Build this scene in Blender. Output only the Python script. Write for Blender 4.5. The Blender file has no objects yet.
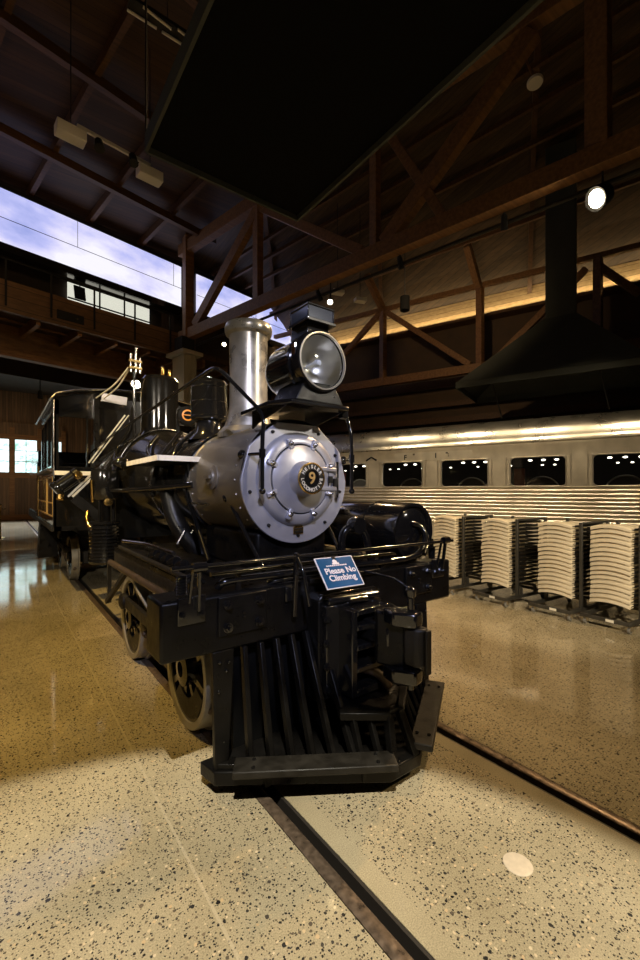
import bpy, bmesh, math, random
from mathutils import Vector as V, Matrix, Quaternion
random.seed(7)
SC = bpy.context.scene
COL = SC.collection
R = math.radians
PI = math.pi

# ------------------------------------------------------------------ materials
def mat(name, color=(.5, .5, .5), rough=.5, metal=0., spec=.5, noise=None, bump=None, coat=0., emit=None, estr=0.):
    m = bpy.data.materials.new(name); m.use_nodes = True
    nt = m.node_tree; b = nt.nodes['Principled BSDF']
    b.inputs['Base Color'].default_value = (*color, 1)
    b.inputs['Roughness'].default_value = rough
    b.inputs['Metallic'].default_value = metal
    b.inputs['Specular IOR Level'].default_value = spec
    b.inputs['Coat Weight'].default_value = coat
    if emit:
        b.inputs['Emission Color'].default_value = (*emit, 1); b.inputs['Emission Strength'].default_value = estr
    tc = nt.nodes.new('ShaderNodeTexCoord')
    if noise:
        sc, amt, ramt = noise
        n = nt.nodes.new('ShaderNodeTexNoise'); n.inputs['Scale'].default_value = sc; n.inputs['Detail'].default_value = 5
        nt.links.new(tc.outputs['Object'], n.inputs['Vector'])
        r = nt.nodes.new('ShaderNodeMapRange'); r.inputs[1].default_value = .3; r.inputs[2].default_value = .7
        r.inputs[3].default_value = 1 - amt; r.inputs[4].default_value = 1 + amt
        nt.links.new(n.outputs['Fac'], r.inputs[0])
        mx = nt.nodes.new('ShaderNodeMix'); mx.data_type = 'RGBA'; mx.blend_type = 'MULTIPLY'; mx.inputs[0].default_value = 1
        mx.inputs[6].default_value = (*color, 1); nt.links.new(r.outputs[0], mx.inputs[7])
        nt.links.new(mx.outputs[2], b.inputs['Base Color'])
        rr = nt.nodes.new('ShaderNodeMapRange'); rr.inputs[1].default_value = .3; rr.inputs[2].default_value = .7
        rr.inputs[3].default_value = max(.02, rough - ramt); rr.inputs[4].default_value = min(1, rough + ramt)
        nt.links.new(n.outputs['Fac'], rr.inputs[0]); nt.links.new(rr.outputs[0], b.inputs['Roughness'])
    if bump:
        sc, st = bump
        n2 = nt.nodes.new('ShaderNodeTexNoise'); n2.inputs['Scale'].default_value = sc; n2.inputs['Detail'].default_value = 3
        nt.links.new(tc.outputs['Object'], n2.inputs['Vector'])
        bp = nt.nodes.new('ShaderNodeBump'); bp.inputs['Strength'].default_value = st; bp.inputs['Distance'].default_value = .01
        nt.links.new(n2.outputs['Fac'], bp.inputs['Height']); nt.links.new(bp.outputs[0], b.inputs['Normal'])
    return m

def mat_wood(name, c1, c2, plank=.14, rough=.6, axis=0, swap=False):
    """stained boards running along one object axis"""
    m = bpy.data.materials.new(name); m.use_nodes = True
    nt = m.node_tree; b = nt.nodes['Principled BSDF']; b.inputs['Roughness'].default_value = rough
    tc = nt.nodes.new('ShaderNodeTexCoord'); mp = nt.nodes.new('ShaderNodeMapping')
    sc = [14, 14, 14]; sc[axis] = .7; mp.inputs['Scale'].default_value = sc
    nt.links.new(tc.outputs['Object'], mp.inputs[0])
    n = nt.nodes.new('ShaderNodeTexNoise'); n.inputs['Scale'].default_value = 1.2; n.inputs['Detail'].default_value = 6
    nt.links.new(mp.outputs[0], n.inputs['Vector'])
    cr = nt.nodes.new('ShaderNodeValToRGB'); cr.color_ramp.elements[0].position = .3; cr.color_ramp.elements[1].position = .72
    cr.color_ramp.elements[0].color = (*c1, 1); cr.color_ramp.elements[1].color = (*c2, 1)
    nt.links.new(n.outputs['Fac'], cr.inputs[0])
    last = cr.outputs[0]
    if plank:
        sx = nt.nodes.new('ShaderNodeSeparateXYZ'); nt.links.new(tc.outputs['Object'], sx.inputs[0])
        o = (axis + 1) % 3 if not swap else (axis + 2) % 3
        d = nt.nodes.new('ShaderNodeMath'); d.operation = 'DIVIDE'; d.inputs[1].default_value = plank
        nt.links.new(sx.outputs[o], d.inputs[0])
        fr = nt.nodes.new('ShaderNodeMath'); fr.operation = 'FRACT'; nt.links.new(d.outputs[0], fr.inputs[0])
        gt = nt.nodes.new('ShaderNodeMath'); gt.operation = 'GREATER_THAN'; gt.inputs[1].default_value = .08
        nt.links.new(fr.outputs[0], gt.inputs[0])
        fl = nt.nodes.new('ShaderNodeMath'); fl.operation = 'FLOOR'; nt.links.new(d.outputs[0], fl.inputs[0])
        wn = nt.nodes.new('ShaderNodeTexWhiteNoise'); wn.noise_dimensions = '1D'; nt.links.new(fl.outputs[0], wn.inputs['W'])
        ma = nt.nodes.new('ShaderNodeMapRange'); ma.inputs[3].default_value = .65; ma.inputs[4].default_value = 1.15
        nt.links.new(wn.outputs['Value'], ma.inputs[0])
        mu = nt.nodes.new('ShaderNodeMath'); mu.operation = 'MULTIPLY'
        m2 = nt.nodes.new('ShaderNodeMapRange'); m2.inputs[3].default_value = .35; nt.links.new(gt.outputs[0], m2.inputs[0])
        nt.links.new(ma.outputs[0], mu.inputs[0]); nt.links.new(m2.outputs[0], mu.inputs[1])
        mx = nt.nodes.new('ShaderNodeMix'); mx.data_type = 'RGBA'; mx.blend_type = 'MULTIPLY'; mx.inputs[0].default_value = 1
        nt.links.new(last, mx.inputs[6]); nt.links.new(mu.outputs[0], mx.inputs[7]); last = mx.outputs[2]
    nt.links.new(last, b.inputs['Base Color'])
    return m

def mat_emit(name, color, strength):
    m = bpy.data.materials.new(name); m.use_nodes = True
    nt = m.node_tree; nt.nodes.clear()
    o = nt.nodes.new('ShaderNodeOutputMaterial'); e = nt.nodes.new('ShaderNodeEmission')
    e.inputs[0].default_value = (*color, 1); e.inputs[1].default_value = strength
    nt.links.new(e.outputs[0], o.inputs[0])
    return m

def mat_screen(name, s0):
    """clouds on a lit video wall"""
    m = bpy.data.materials.new(name); m.use_nodes = True
    nt = m.node_tree; nt.nodes.clear()
    o = nt.nodes.new('ShaderNodeOutputMaterial'); e = nt.nodes.new('ShaderNodeEmission'); e.inputs[1].default_value = s0
    tc = nt.nodes.new('ShaderNodeTexCoord'); mp = nt.nodes.new('ShaderNodeMapping')
    mp.inputs['Scale'].default_value = (.32, .32, .6); mp.inputs['Location'].default_value = (.6, .2, .35)
    nt.links.new(tc.outputs['Object'], mp.inputs[0])
    n = nt.nodes.new('ShaderNodeTexNoise'); n.inputs['Scale'].default_value = 1.3; n.inputs['Detail'].default_value = 7; n.inputs['Roughness'].default_value = .55
    nt.links.new(mp.outputs[0], n.inputs['Vector'])
    cr = nt.nodes.new('ShaderNodeValToRGB'); el = cr.color_ramp.elements
    el[0].position = .30; el[0].color = (.33, .38, .76, 1)
    el[1].position = .62; el[1].color = (.92, .90, 1, 1)
    x = el.new(.41); x.color = (.50, .52, .90, 1)
    x = el.new(.50); x.color = (.70, .68, .95, 1)
    nt.links.new(n.outputs['Fac'], cr.inputs[0]); nt.links.new(cr.outputs[0], e.inputs[0]); nt.links.new(e.outputs[0], o.inputs[0])
    return m

def mat_daylight(name):
    m = bpy.data.materials.new(name); m.use_nodes = True
    nt = m.node_tree; nt.nodes.clear()
    o = nt.nodes.new('ShaderNodeOutputMaterial'); e = nt.nodes.new('ShaderNodeEmission'); e.inputs[1].default_value = 2.5
    tc = nt.nodes.new('ShaderNodeTexCoord')
    n = nt.nodes.new('ShaderNodeTexNoise'); n.inputs['Scale'].default_value = 3.5; n.inputs['Detail'].default_value = 6
    nt.links.new(tc.outputs['Object'], n.inputs['Vector'])
    cr = nt.nodes.new('ShaderNodeValToRGB'); el = cr.color_ramp.elements
    el[0].position = .3; el[0].color = (.16, .34, .26, 1)
    el[1].position = .62; el[1].color = (.75, .95, 1, 1)
    nt.links.new(n.outputs['Fac'], cr.inputs[0]); nt.links.new(cr.outputs[0], e.inputs[0]); nt.links.new(e.outputs[0], o.inputs[0])
    return m

def mat_floor(name):
    m = bpy.data.materials.new(name); m.use_nodes = True
    nt = m.node_tree; b = nt.nodes['Principled BSDF']; N = nt.nodes.new; L = nt.links.new
    tc = N('ShaderNodeTexCoord')
    big = N('ShaderNodeTexNoise'); big.inputs['Scale'].default_value = 1.1; big.inputs['Detail'].default_value = 6
    L(tc.outputs['Object'], big.inputs['Vector'])
    base = N('ShaderNodeValToRGB'); e = base.color_ramp.elements
    e[0].position = .3; e[0].color = (.31, .262, .165, 1); e[1].position = .7; e[1].color = (.465, .40, .268, 1)
    L(big.outputs['Fac'], base.inputs[0])
    fine = N('ShaderNodeTexNoise'); fine.inputs['Scale'].default_value = 160; fine.inputs['Detail'].default_value = 2
    L(tc.outputs['Object'], fine.inputs['Vector'])
    fm = N('ShaderNodeMapRange'); fm.inputs[1].default_value = .3; fm.inputs[2].default_value = .7; fm.inputs[3].default_value = .72; fm.inputs[4].default_value = 1.22
    L(fine.outputs['Fac'], fm.inputs[0])
    mx = N('ShaderNodeMix'); mx.data_type = 'RGBA'; mx.blend_type = 'MULTIPLY'; mx.inputs[0].default_value = 1
    L(base.outputs[0], mx.inputs[6]); L(fm.outputs[0], mx.inputs[7])
    col = mx.outputs[2]
    # distort
    dn = N('ShaderNodeTexNoise'); dn.inputs['Scale'].default_value = 60; L(tc.outputs['Object'], dn.inputs['Vector'])
    dm = N('ShaderNodeVectorMath'); dm.operation = 'SCALE'; dm.inputs[3].default_value = .012; L(dn.outputs['Color'], dm.inputs[0])
    ad = N('ShaderNodeVectorMath'); ad.operation = 'ADD'; L(tc.outputs['Object'], ad.inputs[0]); L(dm.outputs[0], ad.inputs[1])
    # smooth cement bands beside the rails
    sx = N('ShaderNodeSeparateXYZ'); L(tc.outputs['Object'], sx.inputs[0])
    ab = N('ShaderNodeMath'); ab.operation = 'ABSOLUTE'; L(sx.outputs[0], ab.inputs[0])
    g1 = N('ShaderNodeMath'); g1.operation = 'GREATER_THAN'; g1.inputs[1].default_value = .55; L(ab.outputs[0], g1.inputs[0])
    g2 = N('ShaderNodeMath'); g2.operation = 'LESS_THAN'; g2.inputs[1].default_value = .66; L(ab.outputs[0], g2.inputs[0])
    band = N('ShaderNodeMath'); band.operation = 'MULTIPLY'; L(g1.outputs[0], band.inputs[0]); L(g2.outputs[0], band.inputs[1])
    inv = N('ShaderNodeMath'); inv.operation = 'SUBTRACT'; inv.inputs[0].default_value = 1; L(band.outputs[0], inv.inputs[1])
    for sc, thr, keep, dark in ((46, .28, .30, True), (21, .19, .16, True), (80, .33, .34, True), (36, .24, .16, False)):
        vo = N('ShaderNodeTexVoronoi'); vo.voronoi_dimensions = '2D'; vo.inputs['Scale'].default_value = sc
        L(ad.outputs[0], vo.inputs['Vector'])
        sc3 = N('ShaderNodeSeparateColor'); L(vo.outputs['Color'], sc3.inputs[0])
        rad = N('ShaderNodeMapRange'); rad.inputs[3].default_value = thr * .45; rad.inputs[4].default_value = thr * 1.15; L(sc3.outputs[0], rad.inputs[0])
        lt = N('ShaderNodeMath'); lt.operation = 'LESS_THAN'; L(vo.outputs['Distance'], lt.inputs[0]); L(rad.outputs[0], lt.inputs[1])
        kp = N('ShaderNodeMath'); kp.operation = 'LESS_THAN'; kp.inputs[1].default_value = keep; L(sc3.outputs[1], kp.inputs[0])
        mm = N('ShaderNodeMath'); mm.operation = 'MULTIPLY'; L(lt.outputs[0], mm.inputs[0]); L(kp.outputs[0], mm.inputs[1])
        m3 = N('ShaderNodeMath'); m3.operation = 'MULTIPLY'; L(mm.outputs[0], m3.inputs[0]); L(inv.outputs[0], m3.inputs[1])
        cr = N('ShaderNodeValToRGB'); q = cr.color_ramp.elements
        if dark:
            q[0].color = (.018, .017, .016, 1); q[1].color = (.20, .155, .10, 1); q.new(.55).color = (.045, .042, .038, 1)
        else:
            q[0].color = (.60, .50, .34, 1); q[1].color = (.50, .36, .20, 1)
        L(sc3.outputs[2], cr.inputs[0])
        mi = N('ShaderNodeMix'); mi.data_type = 'RGBA'; L(m3.outputs[0], mi.inputs[0]); L(col, mi.inputs[6]); L(cr.outputs[0], mi.inputs[7])
        col = mi.outputs[2]
    # saw-cut joint lines along the track
    d1 = N('ShaderNodeMath'); d1.operation = 'SUBTRACT'; d1.inputs[1].default_value = 1.28; L(ab.outputs[0], d1.inputs[0])
    d2 = N('ShaderNodeMath'); d2.operation = 'ABSOLUTE'; L(d1.outputs[0], d2.inputs[0])
    d3 = N('ShaderNodeMath'); d3.operation = 'LESS_THAN'; d3.inputs[1].default_value = .007; L(d2.outputs[0], d3.inputs[0])
    d4 = N('ShaderNodeMath'); d4.operation = 'MULTIPLY'; d4.inputs[1].default_value = .45; L(d3.outputs[0], d4.inputs[0])
    mi = N('ShaderNodeMix'); mi.data_type = 'RGBA'; L(d4.outputs[0], mi.inputs[0]); L(col, mi.inputs[6]); mi.inputs[7].default_value = (.52, .45, .32, 1)
    L(mi.outputs[2], b.inputs['Base Color'])
    rr = N('ShaderNodeMapRange'); rr.inputs[1].default_value = .3; rr.inputs[2].default_value = .7; rr.inputs[3].default_value = .05; rr.inputs[4].default_value = .11
    L(big.outputs['Fac'], rr.inputs[0]); L(rr.outputs[0], b.inputs['Roughness'])
    return m

M = {}
M['gloss'] = mat('gloss_black_paint', (.009, .0085, .008), .13, spec=.6, noise=(3, .15, .04), coat=.5)
M['satin'] = mat('satin_black_paint', (.006, .0055, .005), .34, spec=.2, noise=(9, .25, .1), bump=(60, .12))
M['jacket'] = mat('black_boiler_paint', (.009, .0085, .008), .15, spec=.5, noise=(3, .15, .05))
M['dusty'] = mat('dusty_black_metal', (.015, .013, .010), .5, spec=.35, noise=(12, .45, .12), bump=(40, .2))
M['graphite'] = mat('graphite_smokebox_paint', (.30, .275, .23), .42, .55, noise=(5, .12, .08))
M['silver'] = mat('silver_paint', (.47, .47, .52), .36, .45, noise=(7, .08, .07))
M['stack'] = mat('worn_silver_stack_paint', (.42, .40, .35), .33, .6, noise=(6, .3, .12))
M['steel'] = mat('polished_steel', (.62, .60, .57), .18, 1., noise=(18, .1, .06))
M['reflector'] = mat('dull_silver_reflector', (.70, .66, .56), .30, .75)
M['chrome'] = mat('bright_rim_metal', (.75, .74, .72), .12, 1.)
M['iron'] = mat('brown_iron', (.085, .06, .04), .5, .4, noise=(14, .4, .12), bump=(50, .2))
M['brass'] = mat('brass', (.70, .47, .16), .24, 1.)
M['handbar'] = mat('bright_bar_metal', (.80, .78, .72), .28, .35)
M['cream'] = mat('white_edge_paint', (.85, .80, .68), .5, noise=(11, .12, .05))
M['tyre'] = mat('pale_tyre_paint', (.30, .27, .20), .45, .2, noise=(10, .2, .1))
M['gold'] = mat('gold_leaf_line', (.60, .38, .12), .4, .2)
M['orange'] = mat('orange_enamel', (.75, .28, .03), .35)
M['darkchrome'] = mat('smoked_glass_box', (.10, .11, .13), .10, .6)
M['black'] = mat('flat_black', (.006, .006, .006), .8)
M['bluesign'] = mat('blue_sign_face', (.02, .115, .26), .16, noise=(4, .2, .05))
M['white'] = mat('white_print', (.85, .87, .9), .4)
M['floor'] = mat_floor('polished_aggregate_concrete')
M['rail'] = mat('rail_steel', (.19, .14, .10), .38, .6, noise=(30, .4, .12))
M['slot'] = mat('slot_shade', (.02, .016, .012), .7)  # dark colour stands for the shade inside the rail grooves
M['plaster'] = mat('cement_patch', (.55, .47, .36), .32, noise=(30, .1, .06))
M['beamwood'] = mat_wood('stained_beam_timber', (.13, .058, .017), (.25, .12, .038), plank=0)
M['rafter'] = mat_wood('dark_rafter_timber', (.060, .026, .007), (.115, .052, .015), plank=0)
M['ceil'] = mat_wood('ceiling_boards', (.044, .019, .005), (.082, .038, .011), plank=.15, axis=0)
M['ceil2'] = mat_wood('pale_ceiling_boards', (.055, .032, .014), (.105, .064, .028), plank=.15, axis=1, swap=True)
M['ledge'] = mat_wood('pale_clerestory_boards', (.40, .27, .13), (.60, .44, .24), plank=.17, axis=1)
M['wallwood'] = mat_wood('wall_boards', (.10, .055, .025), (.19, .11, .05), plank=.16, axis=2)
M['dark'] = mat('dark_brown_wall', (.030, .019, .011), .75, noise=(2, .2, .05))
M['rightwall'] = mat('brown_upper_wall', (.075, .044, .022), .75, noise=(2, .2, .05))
M['fascia'] = mat_wood('balcony_fascia_boards', (.11, .056, .022), (.19, .10, .04), plank=.3, axis=0, swap=True)
M['hood'] = mat('grey_green_hood_sheet', (.060, .064, .054), .7, spec=.2, noise=(1.5, .15, .05))
M['hoodin'] = mat('shade_black', (.004, .004, .004), .95, spec=.1)  # sheenless near-black for shaded openings; plain black parts use it too
M['stainless'] = mat('stainless_steel', (.64, .58, .48), .33, .8, noise=(2.5, .1, .05))
M['stainless2'] = mat('brushed_stainless', (.62, .56, .45), .42, .6, noise=(4, .1, .07))
M['roofsteel'] = mat('dull_stainless_roof', (.50, .46, .38), .30, .92, noise=(2.5, .1, .05))
M['shell'] = mat('cream_chair_plastic', (.78, .68, .50), .42, noise=(6, .06, .05))
M['chairframe'] = mat('dark_chair_tube', (.02, .018, .016), .38, .5)
M['cart'] = mat('dark_cart_steel', (.07, .065, .055), .42, .5, noise=(9, .2, .1))
M['rubber'] = mat('grey_caster_rubber', (.20, .19, .17), .6)
M['boxwhite'] = mat('off_white_casing', (.62, .58, .50), .5)
M['columngrey'] = mat('grey_column_paint', (.36, .33, .25), .6)
M['darkglass'] = mat('tinted_window_glass', (.02, .02, .02), .04)
M['carin'] = mat('dark_car_interior', (.03, .022, .016), .7)
M['carseat'] = mat('grey_seat_cloth', (.22, .20, .17), .8)
M['redcloth'] = mat('dark_red_cloth', (.22, .04, .02), .8)
M['lampwarm'] = mat_emit('warm_lamp', (1, .82, .55), 60)
M['lampsmall'] = mat_emit('small_warm_lamp', (1, .85, .6), 25)
M['strip'] = mat_emit('pane_glint_glow', (1, .9, .72), 5)
M['litroom'] = mat_emit('lit_room_behind_glass', (.95, .90, .76), 1.15)
M['screen'] = mat_screen('cloud_video_wall', 1.05)
M['day'] = mat_daylight('daylight_panes')
g = bpy.data.materials.new('clear_glass'); g.use_nodes = True
nt = g.node_tree; nt.nodes.clear()
o_ = nt.nodes.new('ShaderNodeOutputMaterial'); mx_ = nt.nodes.new('ShaderNodeMixShader'); t_ = nt.nodes.new('ShaderNodeBsdfTransparent'); gl_ = nt.nodes.new('ShaderNodeBsdfGlossy')
t_.inputs[0].default_value = (.86, .88, .88, 1); gl_.inputs['Roughness'].default_value = .03
fr_ = nt.nodes.new('ShaderNodeFresnel'); fr_.inputs[0].default_value = 1.5
nt.links.new(fr_.outputs[0], mx_.inputs[0]); nt.links.new(t_.outputs[0], mx_.inputs[1]); nt.links.new(gl_.outputs[0], mx_.inputs[2]); nt.links.new(mx_.outputs[0], o_.inputs[0])
M['glass'] = g

# ------------------------------------------------------------------ mesh builder
def axes(d):
    d = V(d).normalized()
    a = V((0, 0, 1)) if abs(d.z) < .95 else V((1, 0, 0))
    u = d.cross(a).normalized(); w = u.cross(d).normalized()
    return d, u, w

class MB:
    def __init__(s): s.v = []; s.f = []
    def add(s, vs, fs):
        b = len(s.v); s.v += [V(p) for p in vs]; s.f += [tuple(b + i for i in f) for f in fs]; return s
    def box(s, x0, x1, y0, y1, z0, z1):
        vs = [(x, y, z) for x in (x0, x1) for y in (y0, y1) for z in (z0, z1)]
        return s.add(vs, [(0, 1, 3, 2), (4, 6, 7, 5), (0, 4, 5, 1), (2, 3, 7, 6), (0, 2, 6, 4), (1, 5, 7, 3)])
    def bar(s, p, q, w, h, up=None):
        """square bar p->q; w across, h along up"""
        p, q = V(p), V(q); d = (q - p).normalized()
        up = V(up) if up else (V((0, 0, 1)) if abs(d.z) < .9 else V((0, 1, 0)))
        u = d.cross(up).normalized(); n = u.cross(d).normalized()
        vs = [c + u * a * w / 2 + n * b * h / 2 for c in (p, q) for a, b in ((-1, -1), (1, -1), (1, 1), (-1, 1))]
        return s.add(vs, [(3, 2, 1, 0), (4, 5, 6, 7), (0, 1, 5, 4), (1, 2, 6, 5), (2, 3, 7, 6), (3, 0, 4, 7)])
    def cyl(s, p, q, r, r2=None, n=16, cap=True, ph=0):
        p, q = V(p), V(q); r2 = r if r2 is None else r2; d, u, w = axes(q - p)
        vs = []
        for c, rr in ((p, r), (q, r2)):
            for i in range(n):
                a = 2 * PI * i / n + ph; vs.append(c + (u * math.cos(a) + w * math.sin(a)) * rr)
        fs = [(i, (i + 1) % n, n + (i + 1) % n, n + i) for i in range(n)]
        if cap: fs += [tuple(range(n - 1, -1, -1)), tuple(range(n, 2 * n))]
        return s.add(vs, fs)
    def lathe(s, prof, o, d, n=32, closed=False):
        """prof [(r,h)] spun about the axis d through o"""
        o = V(o); d, u, w = axes(d); vs = []; fs = []; rings = []
        for r, h in prof:
            if r < 1e-6: rings.append([len(vs)]); vs.append(o + d * h)
            else:
                rings.append(list(range(len(vs), len(vs) + n)))
                for i in range(n):
                    a = 2 * PI * i / n; vs.append(o + d * h + (u * math.cos(a) + w * math.sin(a)) * r)
        pairs = list(zip(rings, rings[1:])) + ([(rings[-1], rings[0])] if closed else [])
        for A, B in pairs:
            for i in range(n):
                j = (i + 1) % n
                if len(A) == 1 and len(B) == 1: continue
                if len(A) == 1: fs.append((A[0], B[j], B[i]))
                elif len(B) == 1: fs.append((A[i], A[j], B[0]))
                else: fs.append((A[i], A[j], B[j], B[i]))
        return s.add(vs, fs)
    def sphere(s, c, r, n=12, sx=1, sy=1, sz=1):
        prof = [(math.sin(PI * i / n) * r, -math.cos(PI * i / n) * r) for i in range(n + 1)]
        b = len(s.v); s.lathe(prof, (0, 0, 0), (0, 0, 1), n * 2)
        for i in range(b, len(s.v)):
            p = s.v[i]; s.v[i] = V((p.x * sx, p.y * sy, p.z * sz)) + V(c)
        return s
    def prism(s, pts, ext):
        n = len(pts); e = V(ext); vs = [V(p) for p in pts] + [V(p) + e for p in pts]
        return s.add(vs, [tuple(range(n - 1, -1, -1)), tuple(range(n, 2 * n))] + [(i, (i + 1) % n, n + (i + 1) % n, n + i) for i in range(n)])
    def tube(s, path, r, n=10, fil=0., cap=True):
        P = [V(p) for p in path]
        if fil:
            Q = [P[0]]
            for a, b, c in zip(P, P[1:], P[2:]):
                l1 = min(fil, (b - a).length * .48); l2 = min(fil, (c - b).length * .48)
                p0 = b + (a - b).normalized() * l1; p1 = b + (c - b).normalized() * l2
                for k in range(7):
                    t = k / 6; Q.append(p0 * (1 - t) ** 2 + b * 2 * t * (1 - t) + p1 * t * t)
            P = Q + [P[-1]]
        d, u, w = axes(P[1] - P[0]); vs = []; fs = []
        for i, p in enumerate(P):
            t = (P[min(i + 1, len(P) - 1)] - P[max(i - 1, 0)]).normalized()
            u = (u - t * u.dot(t)).normalized(); w = t.cross(u)
            for k in range(n):
                a = 2 * PI * k / n; vs.append(p + (u * math.cos(a) + w * math.sin(a)) * r)
        for i in range(len(P) - 1):
            for k in range(n):
                fs.append((i * n + k, i * n + (k + 1) % n, (i + 1) * n + (k + 1) % n, (i + 1) * n + k))
        if cap: fs += [tuple(range(n - 1, -1, -1)), tuple(range((len(P) - 1) * n, len(P) * n))]
        return s.add(vs, fs)
    def hexbolt(s, c, d, r, h):
        c = V(c); d = V(d).normalized()
        s.cyl(c, c + d * h * .3, r * 1.35, n=14); s.cyl(c + d * h * .3, c + d * h, r, n=6); s.cyl(c + d * h, c + d * h * 1.5, r * .5, n=8)
        return s
    def build(s, name, m, parent=None, bevel=0, smooth=True, ang=38):
        off = V((0, 0, 0)); q = parent
        while q is not None: off += q.location; q = q.parent
        me = bpy.data.meshes.new(name); me.from_pydata([p - off for p in s.v], [], s.f)
        bm = bmesh.new(); bm.from_mesh(me); bmesh.ops.recalc_face_normals(bm, faces=bm.faces); bm.to_mesh(me); bm.free()
        me.materials.append(m)
        if smooth:
            me.polygons.foreach_set('use_smooth', [True] * len(me.polygons)); me.set_sharp_from_angle(angle=R(ang))
        o = bpy.data.objects.new(name, me); COL.objects.link(o); o.parent = parent
        if bevel:
            b = o.modifiers.new('edge', 'BEVEL'); b.width = bevel; b.segments = 2; b.limit_method = 'ANGLE'; b.angle_limit = R(40); b.harden_normals = False
        return o

def thing(name, label, cat, loc=(0, 0, 0), group=None, kind=None):
    o = bpy.data.objects.new(name, None); COL.objects.link(o); o.location = loc; o.empty_display_size = .2
    return tag(o, label, cat, group, kind)
def tag(o, label=None, cat=None, group=None, kind=None):
    if label: o['label'] = label
    if cat: o['category'] = cat
    if group: o['group'] = group
    if kind: o['kind'] = kind
    return o
def struct(o, label=None, cat=None): return tag(o, label, cat, kind='structure')

def text_mb(body, size, mtx, ext=.002, align='CENTER', bold=0.):
    cu = bpy.data.curves.new('lettering', 'FONT'); cu.body = body; cu.size = size; cu.extrude = ext; cu.align_x = align; cu.align_y = 'CENTER'; cu.offset = bold
    ob = bpy.data.objects.new('lettering', cu); COL.objects.link(ob)
    dg = bpy.context.evaluated_depsgraph_get(); dg.update()
    me = bpy.data.meshes.new_from_object(ob.evaluated_get(dg))
    b = MB(); b.add([mtx @ v.co for v in me.vertices], [tuple(p.vertices) for p in me.polygons])
    bpy.data.objects.remove(ob); bpy.data.curves.remove(cu); bpy.data.meshes.remove(me)
    return b
def basis(o, x, y):
    x = V(x).normalized(); y = V(y).normalized(); z = x.cross(y)
    return Matrix(((x.x, y.x, z.x, o[0]), (x.y, y.y, z.y, o[1]), (x.z, y.z, z.z, o[2]), (0, 0, 0, 1)))

# building grid (turned a little from the track)
E1 = V((.977, .213, 0)); E2 = V((-.213, .977, 0)); O0 = V((-2.04, 12.4, 0))
def G(s_, t_, z): return O0 + E1 * s_ + E2 * t_ + V((0, 0, z))

# ================================================================== SETTING
fl = MB()
XS = [(-9, -.80), (-.655, .655), (.80, 18)]
for a, b in XS: fl.box(a, b, -9, 31, -.2, 0)
struct(fl.build('floor', M['floor'], smooth=False), 'polished concrete floor with dark pebble aggregate', 'floor')
for sg_ in (-1, 1):
    gv = MB(); a_, b_ = sorted((sg_ * .655, sg_ * .80)); gv.box(a_, b_, -9, 31, -.2, -.09)
    a_, b_ = sorted((sg_ * .655, sg_ * .672)); gv.box(a_, b_, -9, 31, -.1, -.004)
    a_, b_ = sorted((sg_ * .797, sg_ * .80)); gv.box(a_, b_, -9, 31, -.1, -.004)
    struct(gv.build('rail_groove', M['slot'], smooth=False))
for sgn, nm in ((-1, 'left'), (1, 'right')):
    r = MB(); r.prism([(sgn * .715, -9, -.12), (sgn * .725, -9, .0), (sgn * .735, -9, .006), (sgn * .785, -9, .006), (sgn * .795, -9, 0), (sgn * .797, -9, -.12)], (0, 40, 0))
    struct(r.build('rail', M['rail']), 'worn steel rail sunk in the floor, %s of the pilot' % ('passing under the near end' if sgn < 0 else 'on the far side'), 'rail')
tag(MB().lathe([(0, .002), (.05, .003), (.068, .002), (.07, 0)], (.027, -1.379, 0), (0, 0, 1), 28).build('cement_patch', M['plaster']), 'small round pale cement patch in the floor between the rails', 'patch')

struct(MB().box(-9, 18, 31, 31.2, -.2, 8.4).build('wall_back', M['wallwood'], smooth=False))
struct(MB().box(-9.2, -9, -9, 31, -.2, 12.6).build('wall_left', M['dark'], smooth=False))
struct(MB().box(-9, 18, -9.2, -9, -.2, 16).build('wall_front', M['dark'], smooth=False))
# right wall runs behind the passenger car
CD = V((-.345, .938, 0)); CN = V((.938, .345, 0)); PW = V((12.36, 6.71, 0)); PC = V((8.54, 3.41, 0))
def W(s_, d_, z): return PW + CD * s_ + CN * d_ + V((0, 0, z))
w = MB(); w.bar(W(-19, .15, 4.1), W(27, .15, 4.1), .3, 8.6); struct(w.build('wall_right', M['rightwall'], smooth=False))
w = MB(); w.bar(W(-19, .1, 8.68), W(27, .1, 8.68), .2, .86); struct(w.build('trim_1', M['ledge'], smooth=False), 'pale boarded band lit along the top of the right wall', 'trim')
for i, (z, h, d) in enumerate(((6.0, .30, -.25), (5.2, .18, -.2), (4.6, .22, -.2), (8.20, .05, -.25))):
    b = MB(); b.bar(W(-19, d, z), W(26, d, z), .2 if i < 3 else .5, h)
    if i == 3: b.bar(W(-19, -.49, z + .03), W(26, -.49, z + .03), .03, .11)  # lip added to keep the wall band's light out of view
    struct(b.build('trim_%d' % (i + 2), M['rafter']))
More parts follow.
